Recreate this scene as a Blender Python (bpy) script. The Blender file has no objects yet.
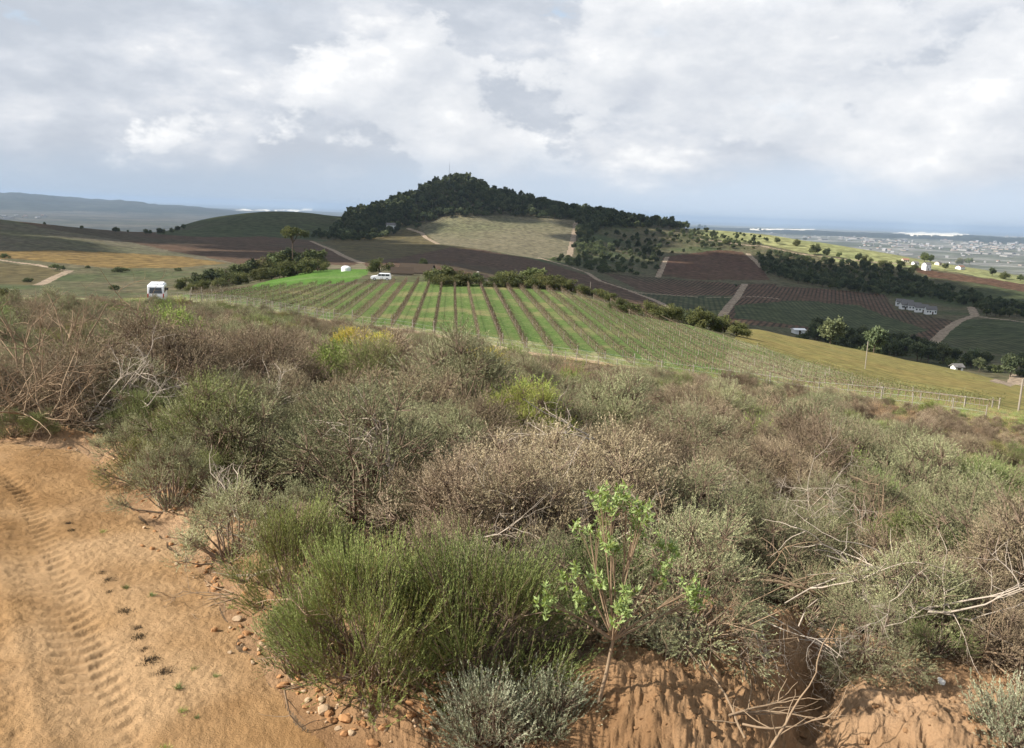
import bpy, math, numpy as np, random
from mathutils import Matrix, Vector, Euler
random.seed(5); RNG = np.random.default_rng(11)
PI = math.pi
scn = bpy.context.scene
COL = scn.collection

# ------------------------------------------------------------------ camera
F = 852.0; CAMH = 3.0
ROLL = math.atan(0.035); PITCH = math.atan((374-212.5)*math.cos(ROLL)/F)
Rm = (Matrix.Rotation(PI/2-PITCH, 4, 'X') @ Matrix.Rotation(ROLL, 4, 'Z'))
R3 = np.array(Rm.to_3x3())
CAMP = np.array([0, 0, CAMH])
cd = bpy.data.cameras.new('camera'); cam = bpy.data.objects.new('camera', cd); COL.objects.link(cam)
cam.matrix_world = Matrix.Translation((0, 0, CAMH)) @ Rm
cd.sensor_width = 36; cd.lens = F/1024*36; cd.clip_start = 0.05; cd.clip_end = 200000
scn.camera = cam
def ray(u, v):
    u = np.asarray(u, float); v = np.asarray(v, float)
    l = np.stack([(u-512)/F, (374-v)/F, -np.ones_like(u)], -1)
    return l @ R3.T
def project(P):
    l = (np.asarray(P, float)-CAMP) @ R3
    w = np.maximum(-l[..., 2], 1e-6)
    u = 512+F*l[..., 0]/w; v = 374-F*l[..., 1]/w
    bad = l[..., 2] > -0.05
    return np.where(bad, -9999, u), np.where(bad, -9999, v)
def azT(u, v):
    r = ray(u, v); h = np.hypot(r[..., 0], r[..., 1])
    return np.arctan2(r[..., 0], r[..., 1]), r[..., 2]/h
def plane_pt(u, v, z=0.0):
    r = ray(u, v); k = (z-CAMH)/r[..., 2]
    return np.stack([r[..., 0]*k, r[..., 1]*k], -1)

# ------------------------------------------------------------------ noise
def _h(ix, iy, s):
    n = (ix.astype(np.int64)*374761393 + iy.astype(np.int64)*668265263 + s*1442695041) & 0xffffffff
    n = ((n ^ (n >> 13))*1274126177) & 0xffffffff
    n = (n ^ (n >> 16)) & 0xffffffff
    return n/4294967295.0
def vnoise(x, y, s=0):
    ix = np.floor(x); iy = np.floor(y); fx = x-ix; fy = y-iy
    fx = fx*fx*fx*(fx*(fx*6-15)+10); fy = fy*fy*fy*(fy*(fy*6-15)+10)
    a = _h(ix, iy, s); b = _h(ix+1, iy, s); c = _h(ix, iy+1, s); d = _h(ix+1, iy+1, s)
    return (a+(b-a)*fx)*(1-fy)+(c+(d-c)*fx)*fy
def fbm(x, y, o=4, s=0, g=0.5):
    x = np.asarray(x, float); y = np.asarray(y, float)
    r = 0; a = 1; t = 0
    for k in range(o):
        r = r+a*(vnoise(x*2**k*1.03+k*17.3, y*2**k*1.01-k*9.1, s+k)-.5); t += a; a *= g
    return r/t*2
def sstep(a, b, x):
    t = np.clip((x-a)/(b-a), 0, 1); return t*t*(3-2*t)
def in_poly(px, py, poly):
    px = np.asarray(px); py = np.asarray(py); r = np.zeros(px.shape, bool); n = len(poly)
    for i in range(n):
        x0, y0 = poly[i]; x1, y1 = poly[(i+1) % n]
        if y0 == y1: continue
        c = ((y0 > py) != (y1 > py)) & (px < (x1-x0)*(py-y0)/(y1-y0)+x0); r ^= c
    return r
def polydist(px, py, pts):
    """distance to a polyline, signed offset (+ right of travel) and arclength"""
    best = np.full(px.shape, 1e9); sg = np.zeros(px.shape); al = np.zeros(px.shape); acc = 0
    for (x0, y0), (x1, y1) in zip(pts[:-1], pts[1:]):
        dx, dy = x1-x0, y1-y0; L = math.hypot(dx, dy)
        t = np.clip(((px-x0)*dx+(py-y0)*dy)/(L*L), 0, 1)
        d = np.hypot(px-x0-t*dx, py-y0-t*dy)
        s = ((px-x0)*dy-(py-y0)*dx)/L
        m = d < best
        best = np.where(m, d, best); sg = np.where(m, np.sign(s)*d, sg); al = np.where(m, acc+t*L, al); acc += L
    return best, sg, al

# ------------------------------------------------------------------ terrain: layers of controls (u, v-or-z, distance)
V = lambda *p: ('v', p)
Z = lambda *p: ('z', p)
LAY = [
 Z((-300, 0, .6), (1400, 0, .6)),
 Z((-300, 0, 2.2), (1400, 0, 2.2)),
 Z((-300, 0, 5), (512, 0, 5), (1400, -.05, 5)),
 Z((-300, 0, 10), (0, -.03, 10), (256, -.25, 10), (512, -.5, 10), (768, -.7, 10), (1024, -.9, 10), (1400, -1.2, 10)),
 Z((-300, -.7, 20), (0, -.9, 20), (256, -1.3, 20), (512, -1.9, 20), (768, -2.5, 20), (1024, -3.3, 20), (1400, -4, 20)),
 Z((-300, -3, 45), (0, -3.3, 45), (128, -3.7, 45), (256, -4.3, 45), (512, -5.6, 45), (768, -7.2, 45), (1024, -8.2, 45), (1400, -9, 45)),
 V((-400, 290, 95), (0, 301, 95), (128, 305, 115), (175, 302, 125), (207, 304.5, 120), (240, 306, 115), (299, 317, 108), (357, 325, 100), (398, 330, 96), (489, 346, 88), (533, 354, 86), (600, 363, 82), (700, 379, 78), (800, 393, 72), (900, 404, 66), (1024, 419, 60), (1400, 450, 50)),
 V((-400, 296, 150), (0, 297, 150), (128, 299, 150), (200, 294, 150), (256, 290, 165), (320, 286, 175), (384, 283, 180), (440, 281, 180), (512, 286, 170), (560, 292, 160), (600, 301, 152), (640, 312, 145), (700, 328, 135), (745, 342, 128), (800, 360, 118), (896, 389, 100), (960, 405, 88), (1024, 420, 76), (1400, 470, 65)),
 V((-400, 290, 290), (0, 289, 290), (60, 291, 290), (128, 292, 290), (175, 289, 290), (220, 286, 290), (256, 281, 290), (320, 270, 290), (384, 268, 290), (440, 271, 290), (512, 298, 280), (600, 322, 260), (690, 345, 235), (745, 328, 225), (800, 338, 230), (896, 357, 240), (960, 372, 235), (1024, 386, 225), (1400, 450, 220)),
 V((-400, 275, 430), (0, 270, 430), (128, 272, 430), (200, 270, 430), (256, 267, 440), (320, 264, 450), (384, 264, 450), (440, 266, 450), (512, 285, 430), (600, 303, 440), (640, 314, 440), (700, 330, 430), (745, 324, 440), (800, 342, 400), (850, 352, 400), (896, 363, 380), (960, 378, 350), (1024, 390, 330), (1400, 440, 330)),
 V((-400, 235, 600), (0, 240, 600), (60, 243, 600), (128, 247, 620), (200, 250, 640), (256, 250, 650), (320, 250, 680), (384, 250, 720), (440, 250, 750), (512, 256, 760), (560, 263, 760), (600, 275, 720), (640, 285, 680), (700, 292, 680), (745, 290, 720), (800, 300, 700), (850, 310, 680), (896, 315, 680), (960, 322, 650), (1024, 325, 620), (1400, 340, 600)),
 V((-400, 214, 800), (0, 219, 800), (60, 227, 800), (128, 233, 850), (200, 236, 900), (256, 237, 920), (320, 240, 930), (384, 238, 960), (440, 238, 950), (512, 235, 980), (560, 238, 980), (600, 248, 950), (640, 258, 930), (700, 260, 950), (745, 262, 1000), (800, 275, 950), (850, 285, 930), (896, 290, 930), (960, 298, 900), (1024, 303, 880), (1400, 320, 850)),
 V((-400, 245, 1300), (0, 245, 1300), (100, 245, 1250), (150, 236, 1250), (165, 232, 1300), (200, 220, 1300), (240, 213.5, 1300), (270, 211, 1300), (300, 212, 1300), (345, 217, 1300), (370, 212, 1300), (400, 203, 1300), (430, 189, 1300), (444, 183, 1300), (474, 183, 1300), (490, 195, 1300), (520, 202, 1300), (560, 210, 1300), (600, 216, 1300), (640, 222, 1300), (690, 229, 1300), (726, 230.5, 1280), (760, 234, 1250), (781, 237, 1240), (823, 243, 1220), (879, 252, 1200), (912, 258, 1190), (960, 268, 1170), (1024, 279, 1150), (1400, 320, 1100)),
 Z((-400, -90, 1900), (1400, -90, 1900)),
 Z((-400, -150, 3500), (1400, -150, 3500)),
 Z((-400, -150, 9500), (1400, -150, 9500)),
 V((-400, 184, 14500), (0, 192.5, 14500), (45, 194.5, 14500), (85, 200, 14500), (120, 199.5, 14500), (160, 205, 14500), (200, 207, 14500), (235, 210.3, 14500), (300, 221, 14500), (512, 221.3, 14500), (1400, 251.4, 14500)),
 Z((-400, -150, 17500), (1400, -150, 17500)),
 Z((-400, -150, 24000), (1400, -150, 24000)),
 Z((-400, -150, 70000), (1400, -150, 70000)),
]
SUB = [6, 110, 300, 220, 130, 70, 90, 46, 40, 70, 64, 84, 14, 12, 50, 14, 14, 24, 24]
a0 = azT(0, 220)[0]-.06; a1 = azT(1024, 260)[0]+.06
AZ = np.concatenate([np.linspace(-PI, -1.2, 14, endpoint=False), np.linspace(-1.2, a0, 60, endpoint=False), np.linspace(a0, a1, 1150), np.linspace(a1, 1.2, 61)[1:], np.linspace(1.2, PI, 15)[1:]])
NA = len(AZ)
def gsm(a, w):
    k = np.exp(-.5*(np.arange(-3*w, 3*w+1)/w)**2); k /= k.sum()
    return np.convolve(np.pad(a, 3*w, mode='edge'), k, 'valid')
LD = []; LZ = []
for li, (kind, pts) in enumerate(LAY):
    P = np.array(pts, float)
    if kind == 'v':
        az, T = azT(P[:, 0], P[:, 1]); z = CAMH+T*P[:, 2]
    else:
        az, _ = azT(P[:, 0], np.full(len(P), 300.)); z = P[:, 1]
    o = np.argsort(az)
    LD.append(gsm(np.interp(AZ, az[o], P[o, 2]), 9)); LZ.append(gsm(np.interp(AZ, az[o], z[o]), 9))
    if kind == 'v' and li == 16: LZ[-1] = np.maximum(LZ[-1], -150)
LD = np.array(LD); LZ = np.array(LZ)
# monotone cubic along log distance
X = np.log(LD); h = np.diff(X, axis=0); dl = np.diff(LZ, axis=0)/h
m = np.zeros_like(LZ); m[0] = dl[0]; m[-1] = dl[-1]
w1 = 2*h[1:]+h[:-1]; w2 = h[1:]+2*h[:-1]
same = dl[1:]*dl[:-1] > 0
with np.errstate(divide='ignore', invalid='ignore'):
    hm = (w1+w2)/(w1/dl[:-1]+w2/dl[1:])
m[1:-1] = np.where(same, hm, 0)
rowsD = []; rowsZ = []; rowsL = []
for k, n in enumerate(SUB):
    for j in range(n):
        s = j/n
        if k >= 12: d = 1/((1-s)/LD[k]+s/LD[k+1])
        else: d = LD[k]**(1-s)*LD[k+1]**s
        t = (np.log(d)-X[k])/h[k]
        z = LZ[k]*(2*t**3-3*t**2+1)+h[k]*m[k]*(t**3-2*t**2+t)+LZ[k+1]*(-2*t**3+3*t**2)+h[k]*m[k+1]*(t**3-t**2)
        rowsD.append(d); rowsZ.append(z); rowsL.append(k+s)
rowsD.append(LD[-1]); rowsZ.append(LZ[-1]); rowsL.append(len(SUB))
GD = np.array(rowsD); GZ = np.array(rowsZ); GL = np.array(rowsL); NR = len(GL)
GX = GD*np.sin(AZ)[None]; GY = GD*np.cos(AZ)[None]

# near ground: road, verge, mounds
edge_img = [(-330, 424), (-120, 427), (0, 430), (80, 437), (106, 468), (138, 505), (192, 560), (240, 640), (284, 705), (318, 748)]
EDGE = [tuple(p) for p in plane_pt([e[0] for e in edge_img], [e[1] for e in edge_img])] + [(-.2, 3.6), (.9, 1.6), (1.9, -2), (2.5, -14)]
TRK = [tuple(p) for p in plane_pt([-90, -20, 12, 47, 77, 108, 130], [425, 462, 488, 566, 634, 728, 830])]+[(-1.2, 2.2), (-.2, -2)]
MOUNDS = [(640, 735, .36, .55), (735, 700, .1, .5), (690, 640, .10, .7), (935, 745, .2, .45), (1010, 640, .15, .6), (860, 640, .1, .5), (420, 690, .12, .5), (560, 600, .15, .8), (300, 560, .12, .5), (770, 640, .16, .35), (560, 705, .12, .35), (905, 585, -.3, .45)]
GUL = [tuple(p) for p in plane_pt([822, 826, 815, 800], [600, 660, 700, 790], .05)]
def road_sd(x, y): return polydist(x, y, EDGE)[1]
def near_add(x, y):
    sd = -road_sd(x, y)           # positive = off the road
    d = np.hypot(x, y)
    off = sstep(0, .5, sd+.15*fbm(x*1.2, y*1.2, 3, 5))
    fade = 1-sstep(18, 30, d)
    z = off*(.10*np.exp(-((sd-.45)/.35)**2)+.06*sstep(.3, 1.2, sd))
    z = z+off*(.10*fbm(x*.9, y*.9, 4, 3)+.07*np.abs(fbm(x*3.1, y*3.1, 4, 9, .6))+.03*fbm(x*11, y*11, 4, 21, .65)+.04*np.abs(fbm(x*6, y*6, 3, 23, .6))+.016*sstep(-.2, .2, fbm(x*8, y*8, 2, 27))+.014*sstep(-.05, .1, fbm(x*17, y*17, 2, 28))+.022*fbm(x*26, y*26, 3, 29, .7))
    for (u, v, hh, r) in MOUNDS:
        c = plane_pt(u, v, .1); q = ((x-c[0])**2+(y-c[1])**2)/r**2
        z = z+hh*np.exp(-q*(1+.5*fbm(x*2.3, y*2.3, 3, 31)))
    g = polydist(x, y, GUL)[0]
    z = z-.30*np.exp(-(g/.14)**2)*(1+.4*fbm(x*5, y*5, 2, 7))
    # road surface
    on = 1-off
    n_, o_, s_ = polydist(x, y, TRK)
    tread = np.exp(-(np.abs(o_)/.17)**6)
    z = z+on*(-.022*np.exp(-(o_/.26)**2)-tread*.028*np.clip(.5+.9*np.sin(2*PI*(s_+.35*np.abs(o_))/.135), 0, 1)*np.clip(.95+1.0*fbm(x*1.6, y*1.6, 3, 4), 0, 1.3))
    z = z+on*(-.012*np.exp(-((o_-.95)/.2)**2)*(1+np.sin(2*PI*s_/.12)*.3)+.014*np.exp(-((o_-.33)/.07)**2)+.02*fbm(x*.8, y*.8, 3, 44)+.010*fbm(x*9, y*9, 3, 41)+.005*fbm(x*30, y*30, 2, 42)+.010*np.exp(-((o_-.62)/.12)**6)*np.clip(np.sin(2*PI*(s_-.25*o_)/.11)+fbm(x*3, y*3, 2, 48)*1.5, 0, 1))
    z = z+on*.012*np.exp(-((o_-.45-.1*fbm(x*2, y*2, 2, 46))/.09)**2)*fbm(x*11, y*11, 3, 47)
    return z*fade
nearrows = GL < 5.2
i_ = np.where(nearrows)[0]
GZ[i_] += near_add(GX[i_], GY[i_])
mid = np.clip((GL-5), 0, 1)[:, None]*(1-sstep(12.3, 13.5, GL))[:, None]
amp = np.where(GD < 200, .12, np.where(GD < 600, .5, 1.2))
GZ += mid*amp*fbm(GX/np.maximum(GD*.06, 6), GY/np.maximum(GD*.06, 6), 3, 61)
mt = ((GL > 15) & (GL < 17))[:, None]*np.clip((GZ+150)/60, 0, 1)
GZ += mt*(60*fbm(GX/700, GY/700, 5, 71, .6))

def colidx(az): return np.clip(np.interp(az, AZ, np.arange(NA)), 0, NA-1.001)
def cast(u, v, dmin=0.0):
    """first terrain point seen through pixel (u, v)"""
    az, T = azT(float(u), float(v)); c = float(colidx(az)); i = int(c); f = c-i
    d = GD[:, i]*(1-f)+GD[:, i+1]*f; z = GZ[:, i]*(1-f)+GZ[:, i+1]*f
    t = (z-CAMH)/d
    ok = np.where((t >= T) & (d >= dmin))[0]
    if len(ok) == 0: j = int(np.argmax(np.where(d >= dmin, t, -9))); return np.array([d[j]*math.sin(az), d[j]*math.cos(az), z[j]])
    j = max(ok[0], 1)
    if d[j-1] >= dmin and t[j] > t[j-1]:
        k = (T-t[j-1])/(t[j]-t[j-1]); k = min(max(k, 0), 1)
    else: k = 1
    dd = d[j-1]+(d[j]-d[j-1])*k; zz = z[j-1]+(z[j]-z[j-1])*k
    return np.array([dd*math.sin(az), dd*math.cos(az), zz])
def zat(x, y):
    x = np.atleast_1d(np.asarray(x, float)); y = np.atleast_1d(np.asarray(y, float))
    az = np.arctan2(x, y); d = np.hypot(x, y); c = colidx(az); i = c.astype(int); f = c-i
    out = np.empty(len(x))
    for q in range(len(x)):
        a = np.interp(d[q], GD[:, i[q]], GZ[:, i[q]]); b = np.interp(d[q], GD[:, i[q]+1], GZ[:, i[q]+1])
        out[q] = a*(1-f[q])+b*f[q]
    return out
def lay_d(az, k): return np.interp(az, AZ, LD[k])

# ------------------------------------------------------------------ materials
def s2l(c):
    return tuple(((x/255)/12.92 if x/255 <= .04045 else ((x/255+.055)/1.055)**2.4) for x in c)
def mat_new(name):
    mt = bpy.data.materials.new(name); mt.use_nodes = True; nt = mt.node_tree; nt.nodes.clear()
    return mt, nt
class NT:
    def __init__(s, nt): s.nt = nt
    def n(s, t, **kw):
        nd = s.nt.nodes.new(t)
        for k, v in kw.items():
            if k.startswith('i_'):
                key = k[2:]; key = int(key) if key.isdigit() else key
                nd.inputs[key].default_value = v
            else: setattr(nd, k, v)
        return nd
    def l(s, a, b): s.nt.links.new(a, b)
    def noise(s, vec, scale, detail=5, rough=.55, dim='3D'):
        nd = s.n('ShaderNodeTexNoise'); nd.inputs['Scale'].default_value = scale; nd.inputs['Detail'].default_value = detail; nd.inputs['Roughness'].default_value = rough
        if vec is not None: s.l(vec, nd.inputs['Vector'])
        return nd.outputs['Fac']
    def math(s, op, a, b=None, clamp=False):
        nd = s.n('ShaderNodeMath', operation=op); nd.use_clamp = clamp
        for i, q in enumerate([a, b]):
            if q is None: continue
            if isinstance(q, (int, float)): nd.inputs[i].default_value = q
            else: s.l(q, nd.inputs[i])
        return nd.outputs[0]
    def mix(s, f, a, b, bt='MIX'):
        nd = s.n('ShaderNodeMix', data_type='RGBA', blend_type=bt)
        for i, q in ((0, f), (6, a), (7, b)):
            if isinstance(q, (int, float)): nd.inputs[i].default_value = q
            elif isinstance(q, tuple): nd.inputs[i].default_value = (*q, 1) if len(q) == 3 else q
            else: s.l(q, nd.inputs[i])
        return nd.outputs[2]
    def ramp(s, f, lo, hi):
        nd = s.n('ShaderNodeMapRange'); s.l(f, nd.inputs[0]); nd.inputs[1].default_value = lo; nd.inputs[2].default_value = hi; nd.interpolation_type = 'SMOOTHSTEP'
        return nd.outputs[0]
    def cramp(s, f, stops):
        nd = s.n('ShaderNodeValToRGB'); s.l(f, nd.inputs[0]); e = nd.color_ramp.elements
        while len(e) < len(stops): e.new(.5)
        for q, (p, c) in zip(e, stops): q.position = p; q.color = (*c, 1)
        return nd.outputs[0]
def finish(g, col, rough=.9, bump=None, bs=.5, bd=.02, spec=.15, transl=0):
    p = g.n('ShaderNodeBsdfPrincipled'); p.inputs['Roughness'].default_value = rough; p.inputs['Specular IOR Level'].default_value = spec
    if isinstance(col, tuple): p.inputs['Base Color'].default_value = (*col, 1)
    else: g.l(col, p.inputs['Base Color'])
    if bump is not None:
        b = g.n('ShaderNodeBump'); b.inputs['Strength'].default_value = bs; b.inputs['Distance'].default_value = bd
        g.l(bump, b.inputs['Height']); g.l(b.outputs[0], p.inputs['Normal'])
    o = g.n('ShaderNodeOutputMaterial'); out = p.outputs[0]
    if transl:
        t = g.n('ShaderNodeBsdfTranslucent'); ms = g.n('ShaderNodeMixShader'); ms.inputs[0].default_value = transl
        if isinstance(col, tuple): t.inputs[0].default_value = (*col, 1)
        else: g.l(col, t.inputs[0])
        g.l(out, ms.inputs[1]); g.l(t.outputs[0], ms.inputs[2]); out = ms.outputs[0]
    g.l(out, o.inputs[0])
def ground_mat(name, c1, c2, c3=None, sc=1.0, rows=None, bump=.02, patch=.12, thin=(-.3, .8)):
    """c1/c2 mottle, c3 sparse patches, rows=(angle, spacing, colour, strength)"""
    mt, nt = mat_new(name); g = NT(nt)
    pos = g.n('ShaderNodeNewGeometry').outputs['Position']
    n1 = g.noise(pos, sc, 7, .62); n2 = g.noise(pos, sc*patch, 4, .55); n3 = g.noise(pos, sc*6, 4, .6)
    col = g.mix(g.ramp(n1, .36, .64), c1, c2)
    if c3: col = g.mix(g.ramp(n2, .5, .66), col, c3)
    if rows:
        ang, spc, rc, st = rows
        sp = g.n('ShaderNodeSeparateXYZ'); g.l(pos, sp.inputs[0])
        a = g.math('ADD', g.math('MULTIPLY', sp.outputs[0], math.cos(ang)*2*PI/spc), g.math('MULTIPLY', sp.outputs[1], -math.sin(ang)*2*PI/spc))
        w = g.math('SINE', a); w = g.ramp(w, *thin); w = g.math('MULTIPLY', w, g.math('MULTIPLY', g.ramp(n1, .2, .6), st))
        col = g.mix(w, col, rc)
    col = g.mix(.6, col, g.mix(g.ramp(n3, .25, .75), (.1, .1, .1), (.9, .9, .9)), 'OVERLAY')
    finish(g, col, .95, g.math('ADD', n1, g.math('MULTIPLY', n3, .4)), .7, bump, .05)
    return mt

M = {}; VA = float(azT(453, 210)[0])
# soil: shared builder with stronger detail
def soil(name, c1, c2, c3, dark, bd):
    mt, nt = mat_new(name); g = NT(nt); pos = g.n('ShaderNodeNewGeometry').outputs['Position']
    n1 = g.noise(pos, 1.3, 8, .65); n2 = g.noise(pos, 14, 6, .7); n3 = g.noise(pos, 90, 4, .7); n4 = g.noise(pos, .5, 4, .5)
    col = g.mix(g.ramp(n1, .38, .62), c1, c2); col = g.mix(g.ramp(n4, .45, .65), col, c3)
    col = g.mix(g.math('MULTIPLY', g.ramp(n2, .55, .75), .55), col, dark)
    vo = g.n('ShaderNodeTexVoronoi'); vo.inputs['Scale'].default_value = 34; g.l(pos, vo.inputs['Vector'])
    peb = g.ramp(vo.outputs['Distance'], .22, .12)
    sel = g.n('ShaderNodeSeparateColor'); g.l(vo.outputs['Color'], sel.inputs[0])
    pm = g.math('MULTIPLY', peb, g.ramp(sel.outputs[0], .78, .82))
    col = g.mix(g.math('MULTIPLY', pm, .6), col, tuple(min(1, x*1.35) for x in c1))
    col = g.mix(.25, col, g.mix(n3, (0, 0, 0), (1, 1, 1)), 'OVERLAY')
    hgt = g.math('ADD', g.math('ADD', g.math('MULTIPLY', n2, 1.0), g.math('MULTIPLY', n3, .3)), g.math('MULTIPLY', pm, .25))
    finish(g, col, .95, hgt, .8, bd, .04); return mt
M['road'] = soil('road_dirt', (.27, .163, .076), (.205, .118, .052), (.33, .215, .115), (.13, .075, .036), .03)
M['soil'] = soil('bank_soil', (.27, .165, .088), (.19, .11, .055), (.33, .215, .125), (.09, .048, .025), .04)
M['litter'] = ground_mat('scrub_litter', (.075, .05, .032), (.11, .075, .045), (.06, .055, .03), 2.0, bump=.06)
M['track'] = ground_mat('pale_track', (.38, .28, .18), (.28, .20, .12), None, .8)
M['lane'] = ground_mat('farm_lane', (.27, .21, .15), (.22, .17, .12), None, .1)
M['vine_green'] = ground_mat('vineyard_turf', (.062, .108, .026), (.115, .145, .05), (.17, .16, .07), 1.4, bump=.1, patch=.08, rows=(VA, 2.5, (.075, .07, .035), 1.0), thin=(.72, 1.0))

M['vine_weedy'] = ground_mat('vineyard_weeds', (.15, .165, .07), (.27, .25, .14), (.12, .155, .05), .8, bump=.12, patch=.1, rows=(VA, 2.5, (.10, .085, .05), .9), thin=(.65, 1.0))
M['lawn'] = ground_mat('pasture', (.055, .115, .02), (.075, .14, .026), (.10, .15, .045), .2, bump=.1)
M['hillside'] = ground_mat('hillside_scrub', (.065, .065, .034), (.10, .085, .05), (.055, .068, .03), .05, bump=.8, patch=.2)
ra = 0.9
M['tan'] = ground_mat('tan_field', (.125, .108, .068), (.155, .135, .088), (.105, .108, .058), .03, rows=(-.5, 3.4, (.075, .07, .04), .8))
M['brown'] = ground_mat('brown_vineyard', (.082, .05, .032), (.108, .066, .042), (.072, .062, .036), .03, rows=(.35, 3.2, (.028, .024, .016), .95))
M['redbrown'] = ground_mat('red_vineyard', (.085, .045, .03), (.105, .06, .038), (.08, .065, .035), .03, rows=(-.9, 3.2, (.04, .03, .018), .95))
M['olive'] = ground_mat('olive_field', (.085, .07, .035), (.11, .085, .04), (.075, .075, .035), .03, rows=(.7, 3.2, (.045, .042, .02), .9))
M['gold'] = ground_mat('golden_vineyard', (.13, .09, .034), (.11, .078, .033), (.10, .058, .03), .03, rows=(1.2, 2.6, (.19, .12, .045), .6))
M['yellow'] = ground_mat('yellow_vineyard', (.185, .142, .05), (.155, .135, .046), (.105, .112, .038), .08, rows=(-.07, 2.5, (.17, .155, .05), .6))
M['green'] = ground_mat('green_field', (.048, .058, .026), (.062, .070, .032), (.07, .06, .034), .02, rows=(.2, 3.4, (.03, .038, .018), .8))
M['pale'] = ground_mat('pale_pasture', (.20, .20, .09), (.16, .17, .075), (.24, .20, .11), .015)
M['pinkslope'] = ground_mat('fallow_slope', (.105, .088, .06), (.085, .078, .05), (.08, .08, .043), .04, bump=.5)
M['plain'] = ground_mat('coastal_plain', (.08, .085, .06), (.22, .21, .19), (.06, .07, .045), .0016, patch=.3, bump=.1)
M['plain_shaded'] = ground_mat('shaded_plain', (.035, .04, .035), (.085, .08, .065), (.05, .055, .04), .0022, patch=.3, bump=.1)  # left part of the plain, cloud shade put into darker colours
M['dune'] = ground_mat('sand_dune', (.75, .70, .58), (.6, .55, .46), None, .002)
M['range'] = ground_mat('distant_hills', (.022, .03, .024), (.035, .04, .03), None, .001, bump=5)

def leafmat(name, dark, midc, light, transl=.08, var=.4):
    mt, nt = mat_new(name); g = NT(nt)
    at = g.n('ShaderNodeAttribute', attribute_name='tint').outputs['Fac']
    oi = g.n('ShaderNodeObjectInfo').outputs['Random']
    f = g.math('ADD', at, g.math('MULTIPLY', g.math('SUBTRACT', oi, .5), var), clamp=True)
    col = g.cramp(f, [(0, dark), (.5, midc), (1, light)])
    hs = g.n('ShaderNodeHueSaturation'); g.l(col, hs.inputs['Color'])
    r2 = g.math('FRACT', g.math('MULTIPLY', oi, 17.31))
    g.l(g.math('ADD', .72, g.math('MULTIPLY', r2, .45)), hs.inputs['Value'])
    g.l(g.math('ADD', .487, g.math('MULTIPLY', g.math('FRACT', g.math('MULTIPLY', oi, 7.7)), .026)), hs.inputs['Hue'])
    finish(g, hs.outputs[0], .75, spec=.2, transl=transl); return mt
def simple(name, c, rough=.8, n=None, spec=.3, metal=0, sc=8):
    mt, nt = mat_new(name); g = NT(nt)
    if n:
        tc = g.n('ShaderNodeTexCoord').outputs['Object']; f = g.noise(tc, sc, 5, .6)
        finish(g, g.mix(f, c, n), rough, f, .3, .02, spec)
    else: finish(g, c, rough, spec=spec)
    return mt
M['f_heath'] = leafmat('heath_leaf', (.12, .092, .052), (.285, .225, .14), (.46, .38, .25))
M['f_grey'] = leafmat('grey_bush_leaf', (.11, .11, .055), (.27, .27, .14), (.44, .43, .25))
M['f_green'] = leafmat('green_bush_leaf', (.085, .10, .032), (.19, .225, .075), (.32, .35, .145))
M['f_olive'] = leafmat('olive_bush_leaf', (.12, .11, .035), (.25, .235, .08), (.36, .34, .14))
M['f_bush'] = leafmat('olive_green_leaf', (.14, .15, .03), (.26, .28, .06), (.38, .40, .11))
M['f_bright'] = leafmat('fresh_green_leaf', (.13, .16, .035), (.25, .32, .07), (.38, .44, .13))
M['f_feather'] = leafmat('feathery_leaf', (.16, .12, .04), (.185, .215, .06), (.31, .355, .125), var=.05)
M['f_silver'] = leafmat('silver_leaf', (.14, .15, .08), (.26, .28, .17), (.38, .39, .27))
M['f_rust'] = leafmat('rusty_leaf', (.16, .10, .045), (.34, .23, .12), (.48, .35, .20))
M['darkdry'] = leafmat('dark_dry_leaf', (.035, .025, .015), (.07, .05, .03), (.15, .11, .06))
M['f_yellow'] = leafmat('yellow_bloom', (.18, .18, .05), (.40, .35, .06), (.62, .52, .08))
M['t_dark'] = leafmat('dark_tree_leaf', (.035, .048, .025), (.085, .105, .048), (.17, .19, .09), .15)
M['t_olive'] = leafmat('olive_tree_leaf', (.04, .05, .018), (.085, .095, .03), (.16, .16, .055), .2)
M['t_mid'] = leafmat('mid_tree_leaf', (.04, .055, .02), (.09, .11, .042), (.16, .18, .07), .2)
M['vine'] = leafmat('vine_leaf', (.05, .034, .022), (.11, .078, .05), (.19, .15, .09), .15)
M['vine_g'] = leafmat('green_vine_leaf', (.09, .09, .03), (.17, .18, .07), (.27, .27, .12), .15)
M['wood'] = simple('shrub_wood', (.27, .20, .145), .9, (.16, .115, .08), .1, sc=30)
M['bark'] = simple('tree_bark', (.12, .09, .065), .95, (.07, .055, .04), .1)
M['bleached'] = simple('bleached_wood', (.46, .40, .33), .85, (.30, .24, .18), .1, sc=20)
M['deadbrown'] = simple('dead_brown_wood', (.30, .22, .14), .9, (.19, .13, .085), .1, sc=20)
M['post'] = simple('weathered_post', (.33, .29, .235), .9, (.2, .17, .14), .1)
M['wire'] = simple('fence_wire', (.35, .35, .34), .5)
M['white'] = simple('white_paint', (.80, .80, .78), .45, (.76, .76, .74))
M['vanpaint'] = simple('white_car_paint', (.80, .81, .82), .25, spec=.5)
M['glass'] = simple('dark_glass', (.03, .04, .05), .08, spec=.7)
M['rubber'] = simple('tyre_rubber', (.025, .025, .025), .9)
M['chrome'] = simple('rim_metal', (.45, .45, .46), .35)
M['redlamp'] = simple('red_tail_lamp', (.45, .03, .02), .3)
M['plate'] = simple('number_plate', (.7, .65, .35), .5)
M['thatch'] = simple('thatch', (.062, .047, .036), .95, (.04, .032, .025), .05, sc=2)
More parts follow.
